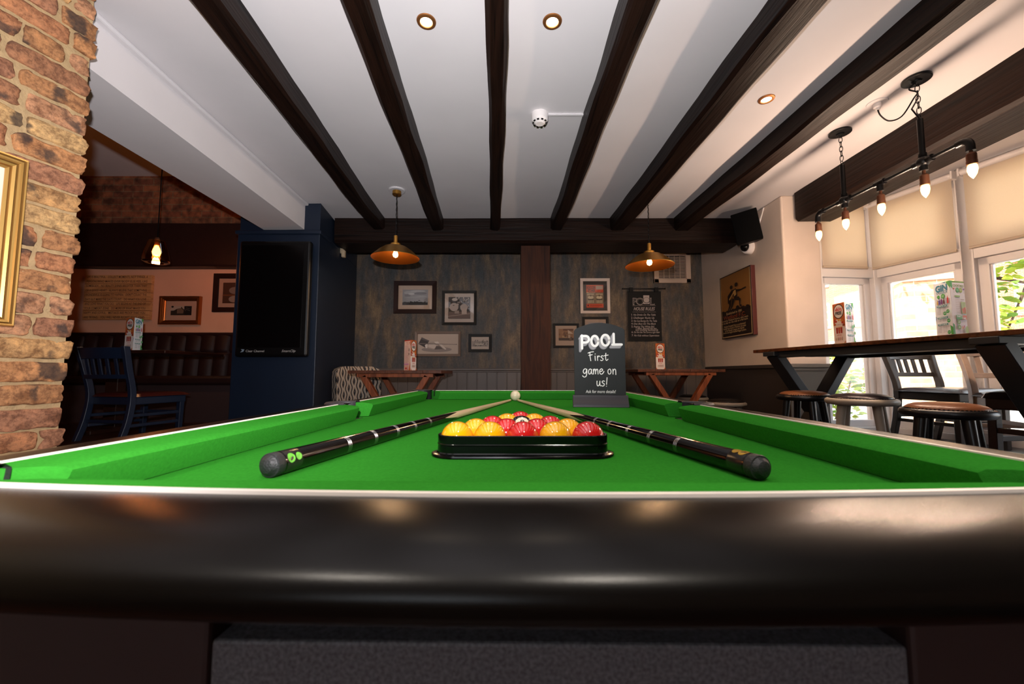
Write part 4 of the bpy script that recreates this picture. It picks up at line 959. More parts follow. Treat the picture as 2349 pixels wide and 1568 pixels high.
mb.grid(backf, 40, 24); mb.add([backf(i/40, 1.0) for i in range(40)], [tuple(range(40))]); mb.build('backrest', M_wave, t, angle=60)
MB().box(-0.22, 0.22, -0.36, 0.10, 0.36, 0.48).build('seat', M_wave, t, smooth=True, bevel=0.03, seg=4)
for sx in (-1, 1):
    for y in (-0.30, 0.10): MB().bar((sx*0.18, y, 0), (sx*0.18, y, 0.37), 0.03, 0.03, up=(0,1,0), w2=0.045, h2=0.045).build('leg', M_chairbrown, t, smooth=False, bevel=0.004)

# booth bench and table
t = thing('booth_bench', 'dark brown buttoned leather booth bench along the far left wall', 'bench', (0, 0, 0))
BX0, BX1 = -5.6, -2.36
def chan(u, v):
    x = BX0 + (BX1-BX0)*u; z_ = 0.86 + v*0.51; ph = ((x+10)/0.158) % 1.0
    puff = 0.045*(abs(sin(pi*ph))**0.55); seam = 0.02*math.exp(-((v-0.62)/0.02)**2)
    return (x, BY-0.075 - puff*(1-0.55*v**5) + seam - 0.035*(1-v), z_)
mb = MB(); mb.grid(chan, 320, 24); mb.box(BX0, BX1, BY-0.08, BY-0.021, 0.5, 1.372)
mb.build('backrest', M_booth, t, angle=60)
MB().tube([(BX0, BY-0.075, 1.375), (BX1, BY-0.075, 1.375)], 0.022, 12).build('top_roll', M_booth, t)
MB().box(BX0, BX1, 3.98, BY-0.09, 0.84, 0.93).build('seat', M_booth, t, smooth=True, bevel=0.03, seg=4)
MB().box(BX0, BX1, 4.02, BY-0.05, PLAT, 0.84).build('plinth', M_cab, t, smooth=False)
t = thing('booth_table', 'dark booth table behind the blue chair, carrying a menu', 'table', (-3.55, 3.42, PLAT))
MB().box(-0.92, 0.92, -0.32, 0.32, 0.625, 0.65).build('table_top', mat('dark_table', '#2A120C', 0.3), t, smooth=False, bevel=0.005)
for x in (-0.62, 0.26):
    MB().box(x-0.05, x+0.05, -0.04, 0.04, 0.02, 0.625).build('leg', M_chairbrown, t, smooth=False, bevel=0.004)
    MB().box(x-0.06, x+0.06, -0.24, 0.24, 0, 0.035).build('foot', M_chairbrown, t, smooth=False, bevel=0.006)

# ================================================================ LAMPS
def bulb_mesh(r=0.017, l=0.05, tip=True):
    return [(0.0, 0.004), (r*0.55, 0.0), (r*0.75, -0.008), (r, -l*0.42), (r*0.9, -l*0.62), (r*0.5, -l*0.85), (0.0, -l)]
def pendant(label, px, pyrim, Y, cordtop=CEIL, onbeam=False):
    c = onY(px, pyrim, Y); t = thing('brass_pendant', label, 'pendant lamp', c, 0, 'brass pendants over the pool table')
    MB().lathe([(0.184, 0.0), (0.1855, 0.003), (0.182, 0.006), (0.128, 0.057), (0.088, 0.086), (0.040, 0.090)], seg=64).build('lamp_shade', M_brass, t, angle=25)
    MB().lathe([(0.036, 0.087), (0.086, 0.083), (0.125, 0.054), (0.1835, 0.0005)], seg=64).build('shade_lining', M_copper, t, angle=25)
    MB().lathe([(0.0, 0.118), (0.034, 0.118), (0.040, 0.114), (0.040, 0.088)], seg=32).lathe([(0.0, 0.185), (0.008, 0.183), (0.0155, 0.178), (0.0155, 0.118)], seg=24).build('fitter', M_brass, t, angle=25)
    MB().lathe([(0.0, 0.088), (0.017, 0.088), (0.017, 0.060), (0.0, 0.060)], seg=20).build('socket', M_bronze, t)
    MB().lathe([(0.0, 0.062), (0.012, 0.058), (0.018, 0.040), (0.021, 0.028), (0.016, 0.012), (0.0, 0.004)], seg=24).build('bulb', M_bulbhot, t)
    top = cordtop - c.z
    path = [(0.0015*sin(i*1.3), 0.0015*cos(i*1.3), 0.18+(top-0.18)*i/40) for i in range(41)]
    MB().tube(path, 0.0035, 8).build('cord', M_blackplastic, t)
    if not onbeam:
        MB().lathe([(0.0, top-0.012), (0.060, top-0.012), (0.064, top-0.008), (0.064, top)], seg=40).build('ceiling_plate', M_white, t)
        MB().lathe([(0.0, top-0.042), (0.030, top-0.042), (0.034, top-0.038), (0.034, top-0.012)], seg=32).build('canopy', M_brass, t)
    l = light('lamp_light', 'POINT', (0, 0, -0.012), 9, (1.0, 0.60, 0.30), shadow_soft_size=0.02); l.parent = t
    return t
pendant('brass dome pendant hanging in front of the wallpaper on the left', 907, 592, 3.14)
pendant('brass dome pendant hanging beside the white air vent on the right', 1490, 610, 3.14, cordtop=2.279, onbeam=True)

# amber glass pendant in the booth room
c = onY(359, 578, 3.5); t = thing('glass_pendant', 'small clear glass pendant glowing amber in the booth room', 'pendant lamp', c)
MB().lathe([(0.055, 0.095), (0.058, 0.098), (0.062, 0.090), (0.088, 0.0), (0.098, -0.06), (0.096, -0.085), (0.080, -0.095), (0.055, -0.095)], seg=48).build('glass_shade', thin_glass('amber_glass', '#F2B476', 0.22), t)
MB().lathe([(0, 0.13), (0.012, 0.13), (0.018, 0.12), (0.018, 0.06), (0, 0.06)], seg=20).build('socket', M_bronze, t)
MB().lathe([(0, 0.062), (0.012, 0.055), (0.026, 0.02), (0.031, -0.005), (0.024, -0.028), (0, -0.037)], seg=24).build('bulb', M_bulbhot, t)
MB().tube([(0, 0, 0.13), (0, 0, 3.18-c.z)], 0.004, 8).build('cord', M_blackplastic, t)
l = light('lamp_light', 'POINT', (0, 0, -0.06), 9, (1.0, 0.50, 0.22), shadow_soft_size=0.03); l.parent = t

# black pipe chandelier by the bay
PZ = 1.975; cy0, cy1 = 1.915, 2.36; cx0, cx1 = 1.995, 1.973
def pipep(y): return Vector((cx0 + (cx1-cx0)*(y-cy0)/(cy1-cy0), y, PZ))
t = thing('pipe_chandelier', 'black iron pipe chandelier with five bare bulbs in front of the blinds', 'chandelier', (0, 0, 0))
yA, yB = 1.72, 2.56
MB().tube([pipep(yA+0.02), pipep(yB-0.02)], 0.0095, 16).build('pipe', M_blackmetal, t)
for y in (cy0, cy1):
    p = pipep(y)
    MB().lathe([(0, -0.020), (0.018, -0.020), (0.022, -0.014), (0.054, -0.012), (0.057, -0.010), (0.057, 0.0)], (p.x, p.y, CEIL), 40).build('canopy', M_blackmetal, t, angle=25)
    MB().tube([p+Vector((0, 0, 0.0)), p+Vector((0, 0, 0.215))], 0.0125, 16).lathe([(0.0165, 0.0), (0.0165, 0.03)], tuple(p), 16, caps=True).build('drop_rod', M_blackmetal, t)
    z = PZ+0.225; k = 0
    while z < CEIL-0.03:
        mb = MB(); rr = 0.016 if (k == 0 or z > CEIL-0.06) else 0.0085; hh = 0.011 if rr > 0.01 else 0.019
        loop = [Vector((rr*cos(2*pi*i/16), 0, hh*sin(2*pi*i/16))) for i in range(16)]
        R = Matrix.Rotation(pi/2*(k % 2) + 0.5, 4, 'Z'); mb.tube([Vector((p.x, p.y, z+hh*0.6)) + R @ q for q in loop], 0.0019, 8, closed=True); mb.build('chain_link', M_blackmetal, t)
        z += 0.0285 if k else 0.024; k += 1
    mb = MB(); mb.ball(p, 0.027, 24, 14)
    mb.tube([p+Vector((0, -0.045, 0)), p+Vector((0, 0.045, 0))], 0.0165, 16); mb.tube([p+Vector((0, 0, -0.045)), p+Vector((0, 0, 0.04))], 0.0165, 16); mb.build('cross_joint', M_blackmetal, t, angle=30)
def elbow(y, s):
    p = pipep(y); P = [p+Vector((0, -s*0.05, 0)), p+Vector((0, -s*0.03, 0))] + [p + Vector((0, -s*0.03*(1-sin(a)), -0.03*(1-cos(a)))) for a in (0.4, 0.8, 1.2, pi/2)] + [p+Vector((0, 0, -0.055))]
    MB().tube(P, [0.0165, 0.0165, 0.0155, 0.0155, 0.0155, 0.0155, 0.0165], 16).build('elbow', M_blackmetal, t)
elbow(yA, -1); elbow(yB, 1)
ym = (cy0+cy1)/2
MB().tube([pipep(ym)+Vector((0, -0.028, 0)), pipep(ym)+Vector((0, 0.028, 0))], 0.0155, 16).tube([pipep(ym), pipep(ym)+Vector((0, 0, -0.045))], 0.0155, 16).build('tee_joint', M_blackmetal, t)
for y in (yA, cy0, ym, cy1, yB):
    p = pipep(y) + Vector((0, 0, -0.055)); q = (p.x, p.y, p.z)
    MB().lathe([(0.007, 0.02), (0.007, -0.01)], q, 12).lathe([(0, -0.008), (0.013, -0.009), (0.0175, -0.016), (0.0175, -0.045), (0.0185, -0.046), (0.0185, -0.062), (0.0, -0.062)], q, 24).build('bulb_socket', M_bronze, t, angle=30)
    MB().lathe([(0.012, -0.060), (0.016, -0.068), (0.0175, -0.085), (0.0135, -0.104), (0.0065, -0.117), (0.0, -0.126)], q, 20).build('bulb', M_bulbglow, t)
    l = light('lamp_light', 'POINT', (p.x, p.y, p.z-0.155), 9.0, (1.0, 0.71, 0.52), shadow_soft_size=0.02)
hk = onZ(2012, 236, CEIL)
t2 = thing('ceiling_hook', 'white ceiling hook fitting feeding the chandelier cable', 'hook', hk)
MB().lathe([(0, -0.004), (0.045, -0.004), (0.047, 0)], seg=32).build('plate', M_white, t2); MB().lathe([(0, -0.04), (0.010, -0.04), (0.012, -0.03), (0.018, -0.025), (0.018, -0.004)], seg=20).build('grommet', M_pvc, t2)
cpt = Vector((cx0, cy0, CEIL-0.10))
cab = [hk+Vector((0, 0, -0.035)), hk+Vector((0.01, -0.005, -0.075)), hk*0.72+cpt*0.28+Vector((0, 0, -0.105)), hk*0.4+cpt*0.6+Vector((0, 0, -0.085)), cpt+Vector((-0.02, 0, 0)), cpt+Vector((0, 0, 0.03)), cpt+Vector((-0.02, 0.02, 0.06)), cpt+Vector((-0.005, 0, 0.082))]
P = []
for i in range(len(cab)-1):
    for k in range(6):
        s_ = k/6; p0, p1, p2, p3 = cab[max(i-1, 0)], cab[i], cab[i+1], cab[min(i+2, len(cab)-1)]
        P.append(0.5*((2*p1) + (-p0+p2)*s_ + (2*p0-5*p1+4*p2-p3)*s_*s_ + (-p0+3*p1-3*p2+p3)*s_**3))
P.append(cab[-1]); MB().tube(P, 0.0035, 10).build('cable', M_blackplastic, t)
P2 = [cpt+Vector((0, 0, 0.0)), cpt+Vector((-0.025, 0.01, -0.05)), cpt+Vector((-0.005, 0, -0.10)), cpt+Vector((0, 0, -0.12))]
MB().tube(P2, 0.0035, 10).build('cable', M_blackplastic, t)

def downlight(label, p, e=10):
    t = thing('ceiling_spotlight', label, 'spotlight', (p.x, p.y, CEIL), 0, 'recessed ceiling spotlights')
    MB().lathe([(0.0245, -0.001), (0.026, -0.006), (0.030, -0.007), (0.0385, -0.004), (0.040, 0.0)], seg=40).build('trim_ring', mat('antique_brass_ring', '#B07444', 0.45, metal=0.8), t)
    MB().lathe([(0.0, -0.0035), (0.0245, -0.0025)], seg=32).build('lens', M_downglow, t)
    l = light('lamp_light', 'SPOT', (0, 0, -0.015), e, (1.0, 0.80, 0.58) if e < 20 else (1.0, 0.90, 0.78), (0, 0, 0), spot_size=radians(95), spot_blend=0.8, shadow_soft_size=0.02); l.parent = t
downlight('recessed ceiling spotlight left of the straight middle beam', onZ(978, 49, CEIL))
downlight('recessed ceiling spotlight right of the straight middle beam', onZ(1267, 49, CEIL))
downlight('recessed ceiling spotlight on the strip near the chandelier', onZ(1758, 227, CEIL))
downlight('unseen ceiling spotlight added behind the viewpoint on the left', Vector((-0.75, -0.55, CEIL)), 90)  # this lamp and the next are added to brighten the table front
downlight('unseen ceiling spotlight added behind the viewpoint on the right', Vector((0.35, -0.55, CEIL)), 90)  # second added lamp, out of view

# ================================================================ FITTINGS
p = onZ(1238, 262, CEIL); t = thing('smoke_detector', 'white domed smoke detector on the ceiling', 'smoke detector', (p.x, p.y, CEIL))
MB().lathe([(0, -0.058), (0.022, -0.058), (0.030, -0.052), (0.040, -0.046), (0.046, -0.038), (0.048, -0.01), (0.048, 0)], seg=40).build('housing', M_pvc, t, angle=25)
mb = MB()
for k in range(10): a = 2*pi*k/10; mb.box(-0.006, 0.006, -0.003, 0.004, -0.004, 0.004, Matrix.Translation((0.0365*cos(a), 0.0365*sin(a), -0.0495)) @ Matrix.Rotation(a+pi/2, 4, 'Z') @ Matrix.Rotation(0.55, 4, 'X'))
mb.build('slot', M_blackplastic, t, smooth=False)
q = onZ(1338, 262, CEIL); MB().box(p.x+0.045, q.x, p.y-0.012, p.y+0.006, CEIL-0.01, CEIL).build('conduit', M_white, t, smooth=False, bevel=0.002).matrix_parent_inverse = Matrix.Translation((-p.x, -p.y, -CEIL))
# speaker
t = thing('wall_speaker', 'black box loudspeaker bracketed high on the right wall', 'speaker', (2.055, 3.50, 2.225), radians(-20)); t.rotation_euler = (radians(10), radians(-9), radians(-32))
MB().prism([(-0.10, -0.075), (0.10, -0.075), (0.10, -0.01), (0.06, 0.08), (-0.06, 0.08), (-0.10, -0.01)], -0.135, 0.135).build('cabinet', mat('speaker_case', '#070708', 0.5, spec=0.2), t, smooth=False, bevel=0.008)
MB().box(-0.098, 0.098, -0.084, -0.074, -0.133, 0.133).build('grille', mat('speaker_cloth', '#050506', 0.8, spec=0.1, bump=0.4, bscale=500), t, smooth=False, bevel=0.004)
MB().box(-0.02, 0.02, 0.075, 0.115, -0.035, 0.035).box(-0.035, 0.035, 0.112, 0.120, -0.06, 0.06).build('bracket', M_blackmetal, t, smooth=False)
MB().tube([(2.165, 3.52, 2.25), (2.17, 3.50, 2.29), (2.178, 3.47, 2.34), (2.182, 3.46, 2.385)], 0.004, 8).tube([(2.165, 3.50, 2.25), (2.175, 3.48, 2.31), (2.182, 3.45, 2.385)], 0.004, 8).build('wire', M_pvc, t).matrix_parent_inverse = t.matrix_basis.inverted() if False else (Matrix.Translation(t.location) @ t.rotation_euler.to_matrix().to_4x4()).inverted()
# security camera
t = thing('security_camera', 'white dome security camera with black lens below the speaker', 'camera', onX(1722, 568, RWX), 0); t.rotation_euler = (0, radians(-90), radians(18))
MB().lathe([(0.062, 0.0), (0.062, 0.035), (0.055, 0.055), (0.046, 0.062), (0.040, 0.063)], seg=40).build('housing', M_pvc, t, angle=30)
MB().lathe([(0.040, 0.060), (0.038, 0.078), (0.028, 0.092), (0.014, 0.099), (0.0, 0.101)], seg=32).build('lens', M_blackplastic, t)
# wall sensor on the navy pillar side
p = onX(790, 589, -1.715); t = thing('wall_sensor', 'small beige alarm sensor on the dark pillar side', 'sensor', (-1.70, 4.0, p.z+0.02), radians(96))
MB().box(-0.022, 0.022, -0.040, -0.005, -0.058, 0.058).build('housing', mat('aged_plastic', '#B8A488', 0.5), t, smooth=False, bevel=0.008, seg=3); MB().box(-0.015, 0.015, -0.012, 0.03, -0.02, 0.03).build('bracket', mat('aged_plastic', '#B8A488', 0.5), t, smooth=False)
# air vent
a, b = onY(1497, 582, WALLY), onY(1583, 650, WALLY); t = thing('air_vent', 'white framed air vent grille behind the right brass pendant', 'vent', ((a.x+b.x)/2, WALLY, (a.z+b.z)/2)); hw, hh = (b.x-a.x)/2, (a.z-b.z)/2
mb = MB(); bw_ = 0.055; mb.box(-hw, hw, -0.035, 0, -hh, -hh+bw_*0.9); mb.box(-hw, hw, -0.035, 0, hh-bw_*0.5, hh); mb.box(-hw, -hw+bw_, -0.035, 0, -hh, hh); mb.box(hw-bw_, hw, -0.035, 0, -hh, hh); mb.build('frame', mat('vent_cream', '#C9B09C', 0.5), t, smooth=False, bevel=0.004)
MB().box(-hw+0.02, hw-0.02, -0.006, 0, -hh+0.02, hh-0.02).build('backing', mat('vent_shadow', '#4A4038', 0.8), t, smooth=False)
mb = MB()
for k in range(15): z_ = -hh+bw_+k*(2*hh-bw_*1.6)/15; mb.box(-hw+bw_, hw-bw_, -0.020, -0.010, z_, z_+0.006)
for k in range(1, 5): x = -hw+bw_+k*(2*hw-2*bw_)/5; mb.box(x-0.002, x+0.002, -0.022, -0.012, -hh+0.04, hh-0.03)
mb.build('louvre', mat('vent_cream', '#C9B09C', 0.5), t, smooth=False)
# ================================================================ PICTURES
def picture(name, label, rect, plane, fw, fm, matc, photo, depth=0.025, grp='framed pictures on the wallpaper', rotz=0.0, profile=False, P=None, matw=0.0, glass=True, fl=0.0):
    """rect in picture pixels on a wall plane Y=plane; photo(art, x0, y0, x1, y1) draws the image"""
    a, b = onY(rect[0], rect[1], plane), onY(rect[2], rect[3], plane); cx, cz = (a.x+b.x)/2, (a.z+b.z)/2; hw, hh = (b.x-a.x)/2, (a.z-b.z)/2
    t = thing(name, label, 'picture', (cx, plane, cz), rotz, grp)
    return fill_picture(t, hw, hh, fw, fm, matc, photo, depth, profile, matw, glass)
def fill_picture(t, hw, hh, fw, fm, matc, photo, depth=0.025, profile=False, matw=0.0, glass=True):
    steps = [(0, 0), (0, depth), (fw*0.9, depth*0.85), (fw, depth*0.5), (fw, 0.002)]
    if profile: steps = [(0, 0), (0, depth*0.75), (fw*0.06, depth), (fw*0.16, depth*0.98), (fw*0.22, depth*0.55), (fw*0.28, depth*0.9), (fw*0.42, depth*0.92), (fw*0.5, depth*0.8), (fw*0.54, depth*0.42), (fw*0.6, depth*0.7), (fw*0.76, depth*0.6), (fw*0.8, depth*0.3), (fw*0.86, depth*0.45), (fw, depth*0.3), (fw, 0.002)]
    vs = []; n = len(steps)
    for sx, sz in ((-1,-1),(1,-1),(1,1),(-1,1)):
        for i_, d in steps: vs.append((sx*(hw-i_), -d, sz*(hh-i_)))
    fs = [(c*n+j, ((c+1) % 4)*n+j, ((c+1) % 4)*n+j+1, c*n+j+1) for c in range(4) for j in range(n-1)]
    MB().add(vs, fs).build('frame', fm, t, smooth=False)
    A = Art(); A.rect(-hw+fw, -hh+fw, hw-fw, hh-fw, matc)
    mx = matw; photo(A, -hw+fw+mx, -hh+fw+mx, hw-fw-mx, hh-fw-mx)
    A.build('print', t, (0, -0.006, 0))
    if glass: MB().box(-hw+fw*0.98, hw-fw*0.98, -depth*0.45-0.001, -depth*0.45, -hh+fw*0.98, hh-fw*0.98).build('picture_glass', M_picglass, t, smooth=False)
    return t
M_frbrown = mat('frame_dark_brown', '#26120E', 0.5, spec=0.2); M_frblack = mat('frame_black', '#0E0D0D', 0.5, spec=0.2); M_frtaupe = mat('frame_taupe', '#6A5548', 0.5); M_frwhite = mat('frame_white', '#D8C4B8', 0.4)
M_frgold = mat('frame_gold', '#D0A45C', 0.35, metal=0.7); M_frcopper = mat('frame_copper', '#B06A34', 0.3, metal=0.85)
def ph_sky(A, x0, y0, x1, y1):
    w, h = x1-x0, y1-y0; A.rect(x0, y0, x1, y1, '#8C8C90')
    for (u, v, ru, rv, c) in ((.3,.8,.25,.12,'#A4A4A8'),(.2,.62,.12,.09,'#77777C'),(.7,.75,.25,.08,'#6E6E74'),(.6,.9,.3,.06,'#B0B0B2'),(.75,.55,.2,.05,'#9A9A9E'),(.4,.5,.3,.05,'#96969A'),(.35,.72,.12,.07,'#BABABC')): A.ell(x0+u*w, y0+v*h, ru*w, rv*h, c)
    rng = random.Random(4); pts = [(x0, y0)] + [(x0+w*k/24, y0+h*(0.2+rng.uniform(-.03, .04)+(0.12 if k in (0, 24, 23) else 0))) for k in range(25)] + [(x1, y0)]; A.poly(pts, '#1C1B1C') if False else None
    for k in range(24): A.rect(x0+w*k/24, y0, x0+w*(k+1)/24, y0+h*(0.19+rng.uniform(-.03, .05)), '#1C1B1C')
    A.poly([(x0+w*.60, y0+h*.31), (x0+w*.66, y0+h*.28), (x0+w*.73, y0+h*.31), (x0+w*.665, y0+h*.30)], '#2A2A2A'); A.rect(x0+w*.64, y0+h*.265, x0+w*.70, y0+h*.29, '#2A2A2A')
picture('framed_photo', 'dark brown framed cloudy landscape photo, below the left brass pendant', (905, 645, 1001, 719), WALLY, 0.050, M_frbrown, '#BFA590', ph_sky, matw=0.048)
def ph_players(A, x0, y0, x1, y1):
    w, h = x1-x0, y1-y0; A.rect(x0, y0, x1, y1, '#2E2624'); rng = random.Random(2)
    for k in range(26): u, v = rng.uniform(.02, .95), rng.uniform(.5, .97); A.ell(x0+u*w, y0+v*h, w*.022, h*.02, '#C8BCB4'); A.ell(x0+u*w, y0+(v-.05)*h, w*.035, h*.03, '#6A5C56')
    A.ell(x0+w*.30, y0+h*.87, w*.13, h*.07, '#B8ADA6'); A.ell(x0+w*.27, y0+h*.52, w*.20, h*.19, '#A79890'); A.ell(x0+w*.72, y0+h*.50, w*.17, h*.17, '#A79890'); A.ell(x0+w*.25, y0+h*.6, w*.04, h*.02, '#4A3C38')
    A.rect(x0, y0, x1, y0+h*.30, '#5E4A42'); A.poly([(x0, y0+h*.08), (x1, y0+h*.2), (x1, y0+h*.24), (x0, y0+h*.11)], '#8A766C'); A.rect(x0+w*.62, y0+h*.2, x0+w*.85, y0+h*.45, '#B09C90'); A.rect(x0+w*.3, y0+h*.22, x0+w*.5, y0+h*.36, '#8E7C72')
picture('framed_photo', 'black framed square photo of glossy round balls, right of the cloudy landscape', (1015, 667, 1093, 745), WALLY, 0.030, M_frblack, '#B9A698', ph_players, matw=0.042)
def ph_hand(A, x0, y0, x1, y1):
    w, h = x1-x0, y1-y0; q = lambda l: [(x0+a*w, y0+b*h) for a, b in l]
    A.ell(x0+.47*w, y0+.22*h, .37*w, .13*h, '#8F827C'); A.poly(q([(.02,.5),(.10,.83),(.28,.64),(.20,.30)]), '#3A3434'); A.poly(q([(.10,.83),(.29,.66),(.27,.6),(.08,.74)]), '#575050')
    A.poly(q([(.20,.28),(.26,.30),(.24,.52),(.18,.44)]), '#D8CCC2'); A.poly(q([(.24,.28),(.40,.22),(.52,.34),(.52,.55),(.40,.6),(.26,.58)]), '#A8978C'); A.poly(q([(.26,.34),(.4,.26),(.5,.38),(.4,.5),(.27,.5)]), '#CBBBB0')
    A.poly(q([(.40,.60),(.50,.62),(.54,.52),(.46,.5)]), '#D8CCC2'); A.poly(q([(.52,.54),(.58,.50),(.71,.24),(.68,.21),(.56,.38)]), '#CFC0B5'); A.poly(q([(.50,.46),(.55,.42),(.66,.22),(.62,.2),(.50,.36)]), '#8A7A70'); A.poly(q([(.46,.40),(.56,.36),(.62,.24),(.42,.22)]), '#5A4E4A')
    A.poly(q([(.02,.535),(.95,.485),(.95,.465),(.02,.49)]), '#7A6E68'); A.poly(q([(.02,.50),(.95,.472),(.95,.465),(.02,.49)]), '#2E2A2A'); A.ell(x0+.955*w, y0+.475*h, .008*w, .022*h, '#2E2A2A')
picture('framed_drawing', 'taupe framed drawing of a hand bridging a cue', (953, 760, 1057, 817), WALLY, 0.028, M_frtaupe, '#B9A799', ph_hand, glass=False)
def ph_crowd(A, x0, y0, x1, y1):
    w, h = x1-x0, y1-y0; rng = random.Random(8); A.rect(x0+.03*w, y0+.22*h, x0+.97*w, y0+.66*h, '#9A8C82')
    for k in range(70): A.ell(x0+rng.uniform(.04, .95)*w, y0+rng.uniform(.26, .72)*h, .022*w, .05*h, rng.choice(['#4E4640', '#6E645C', '#857A70', '#B4A698']), 8)
    A.rect(x0+.25*w, y0+.32*h, x0+.7*w, y0+.45*h, '#B4A698')
picture('framed_drawing', 'small black framed engraving of a crowd around a table', (1075, 766, 1128, 807), WALLY, 0.032, M_frblack, '#B9A799', ph_crowd, glass=False)
def ph_soccer(A, x0, y0, x1, y1):
    A.rect(x0, y0, x1, y1, '#2E2620'); w, h = x1-x0, y1-y0; a0, b0, a1, b1 = x0+.14*w, y0+.10*h, x0+.86*w, y0+.88*h; W, H = a1-a0, b1-b0
    A.rect(a0, b0, a1, b1, '#D24A1E'); A.rect(a0+.56*W, b0+.80*H, a1-.03*W, b1-.03*H, '#C4AC98')
    A.text('SOCCER', a0+.29*W, b0+.83*H, .15*H, '#241410', bold=.03, fit=.52*W); A.text('STAR', a0+.30*W, b0+.695*H, .17*H, '#241410', bold=.04, fit=.46*W)
    A.rect(a0, b0+.17*H, a1, b0+.67*H, '#8A7458')
    for k in range(2):
        c = a0+(.25+.5*k)*W; A.rect(c-.2*W, b0+.55*H, c+.2*W, b0+.62*H, '#B4A080'); A.ell(c, b0+.45*H, .17*W, .07*H, '#D0BE9C'); A.ell(c, b0+.53*H, .06*W, .04*H, '#6E5A40')
        for j in range(4): A.rect(c-.15*W+j*.09*W, b0+.2*H, c-.11*W+j*.09*W, b0+.34*H, '#CDBB98')
        A.rect(c-.17*W, b0+.33*H, c+.17*W, b0+.38*H, '#4A3A2A')
    A.rect(a0+.06*W, b0+.06*H, a0+.12*W, b0+.13*H, '#241410'); A.rect(a0+.2*W, b0+.07*H, a1-.1*W, b0+.11*H, '#B03A18')
picture('framed_magazine', 'white framed orange magazine cover right of the oak post', (1330, 639, 1399, 719), WALLY, 0.034, M_frwhite, '#2E2620', ph_soccer)
def ph_cart(A, x0, y0, x1, y1):
    w, h = x1-x0, y1-y0; y0 = y0+.22*h*.6; h = y1-y0; A.rect(x0, y0, x1, y1, '#8E6648'); A.rect(x0, y0, x1, y0+.22*h, '#3A2A24'); A.rect(x0+.3*w, y0+.85*h, x1, y1, '#5A3424')
    A.poly([(x0+.62*w, y0+.92*h), (x0+.95*w, y0+.62*h), (x0+.95*w, y0+.58*h), (x0+.62*w, y0+.58*h)], '#C4AE9A'); A.ell(x0+.78*w, y0+.14*h, .15*w, .16*h, '#241C18'); A.ell(x0+.78*w, y0+.14*h, .1*w, .11*h, '#6A5040')
    A.rect(x0+.62*w, y0+.22*h, x0+.78*w, y0+.5*h, '#B49C88'); A.rect(x0+.24*w, y0+.25*h, x0+.55*w, y0+.4*h, '#B4946E'); rng = random.Random(5)
    for k in range(12): A.ell(x0+rng.uniform(.05, .6)*w, y0+rng.uniform(.35, .7)*h, .05*w, .09*h, rng.choice(['#6E4C34', '#A07A58', '#4A3024']), 8)
picture('framed_photo', 'black framed sepia photo of a loaded cart, beside the oak post', (1269, 742, 1328, 797), WALLY, 0.024, M_frblack, '#B39A88', ph_cart, matw=0.036)
def ph_pale(A, x0, y0, x1, y1): A.rect(x0, y0, x1, y1, '#9A9294'); A.rect(x0+.3*(x1-x0), y0+.7*(y1-y0), x0+.6*(x1-x0), y0+.8*(y1-y0), '#6A5E5A')
picture('framed_photo', 'black framed pale picture mostly hidden behind the chalkboard', (1336, 727, 1396, 790), WALLY, 0.026, M_frblack, '#B39A88', ph_pale, matw=0.036)
# rules banner
a, b = onY(1436, 669, WALLY), onY(1518, 782, WALLY); hw, hh = (b.x-a.x)/2-0.006, (a.z-b.z)/2
t = thing('rules_banner', 'black cloth banner of pool house rules hanging from a rod', 'banner', ((a.x+b.x)/2, WALLY, (a.z+b.z)/2), 0)
MB().grid(lambda u, v: (-hw+2*hw*u, -0.030-0.003*sin(5*u+2*v), -hh+2*hh*v), 12, 12).build('cloth', mat('banner_black', '#0C0B0C', 0.8), t)
MB().tube([(-hw-0.05, -0.034, hh+0.030), (hw+0.045, -0.034, hh+0.030)], 0.006, 12).ball((-hw-0.052, -0.034, hh+0.030), 0.009).ball((hw+0.047, -0.034, hh+0.030), 0.009).build('rod', M_blackmetal, t)
for q in (-hw+0.02, hw-0.075): MB().box(q, q+0.045, -0.045, -0.026, hh-0.01, hh+0.042).build('hanging_loop', mat('banner_black', '#0C0B0C', 0.8), t, smooth=False, bevel=0.003)
A = Art(); C = '#B4A8A4'; s = hh*2
def pxu(px): return (px-1478)/82*2*hw
def pyv(py): return hh-(py-669)/113*2*hh
for ch, x, r, bx in (('P', 1455.5, 0, 0), ('O', 1466.5, -.1, 0), ('O', 1482, .1, 1), ('L', 1497, 0, 0)):
    if bx: A.rect(pxu(1475.5), pyv(698.5), pxu(1490), pyv(678.5), C); A.text(ch, pxu(x+1), pyv(696.5), .098, '#0C0B0C', bold=.01); A.text(ch, pxu(x+1), pyv(695.5), .088, C, bold=-.0)
    else: A.text(ch, pxu(x), pyv(700), .112, C, bold=.022, rot=r); A.text(ch, pxu(x), pyv(699.4), .106, '#0C0B0C', bold=-.004, rot=r)
A.rect(pxu(1448), pyv(702.6), pxu(1505), pyv(702.2), C)
A.text('HOUSE RULES', pxu(1477), pyv(713), .052, C, shear=.35, fit=pxu(1503)-pxu(1451), bold=.012)
A.rect(pxu(1448), pyv(717.0), pxu(1505), pyv(716.6), C)
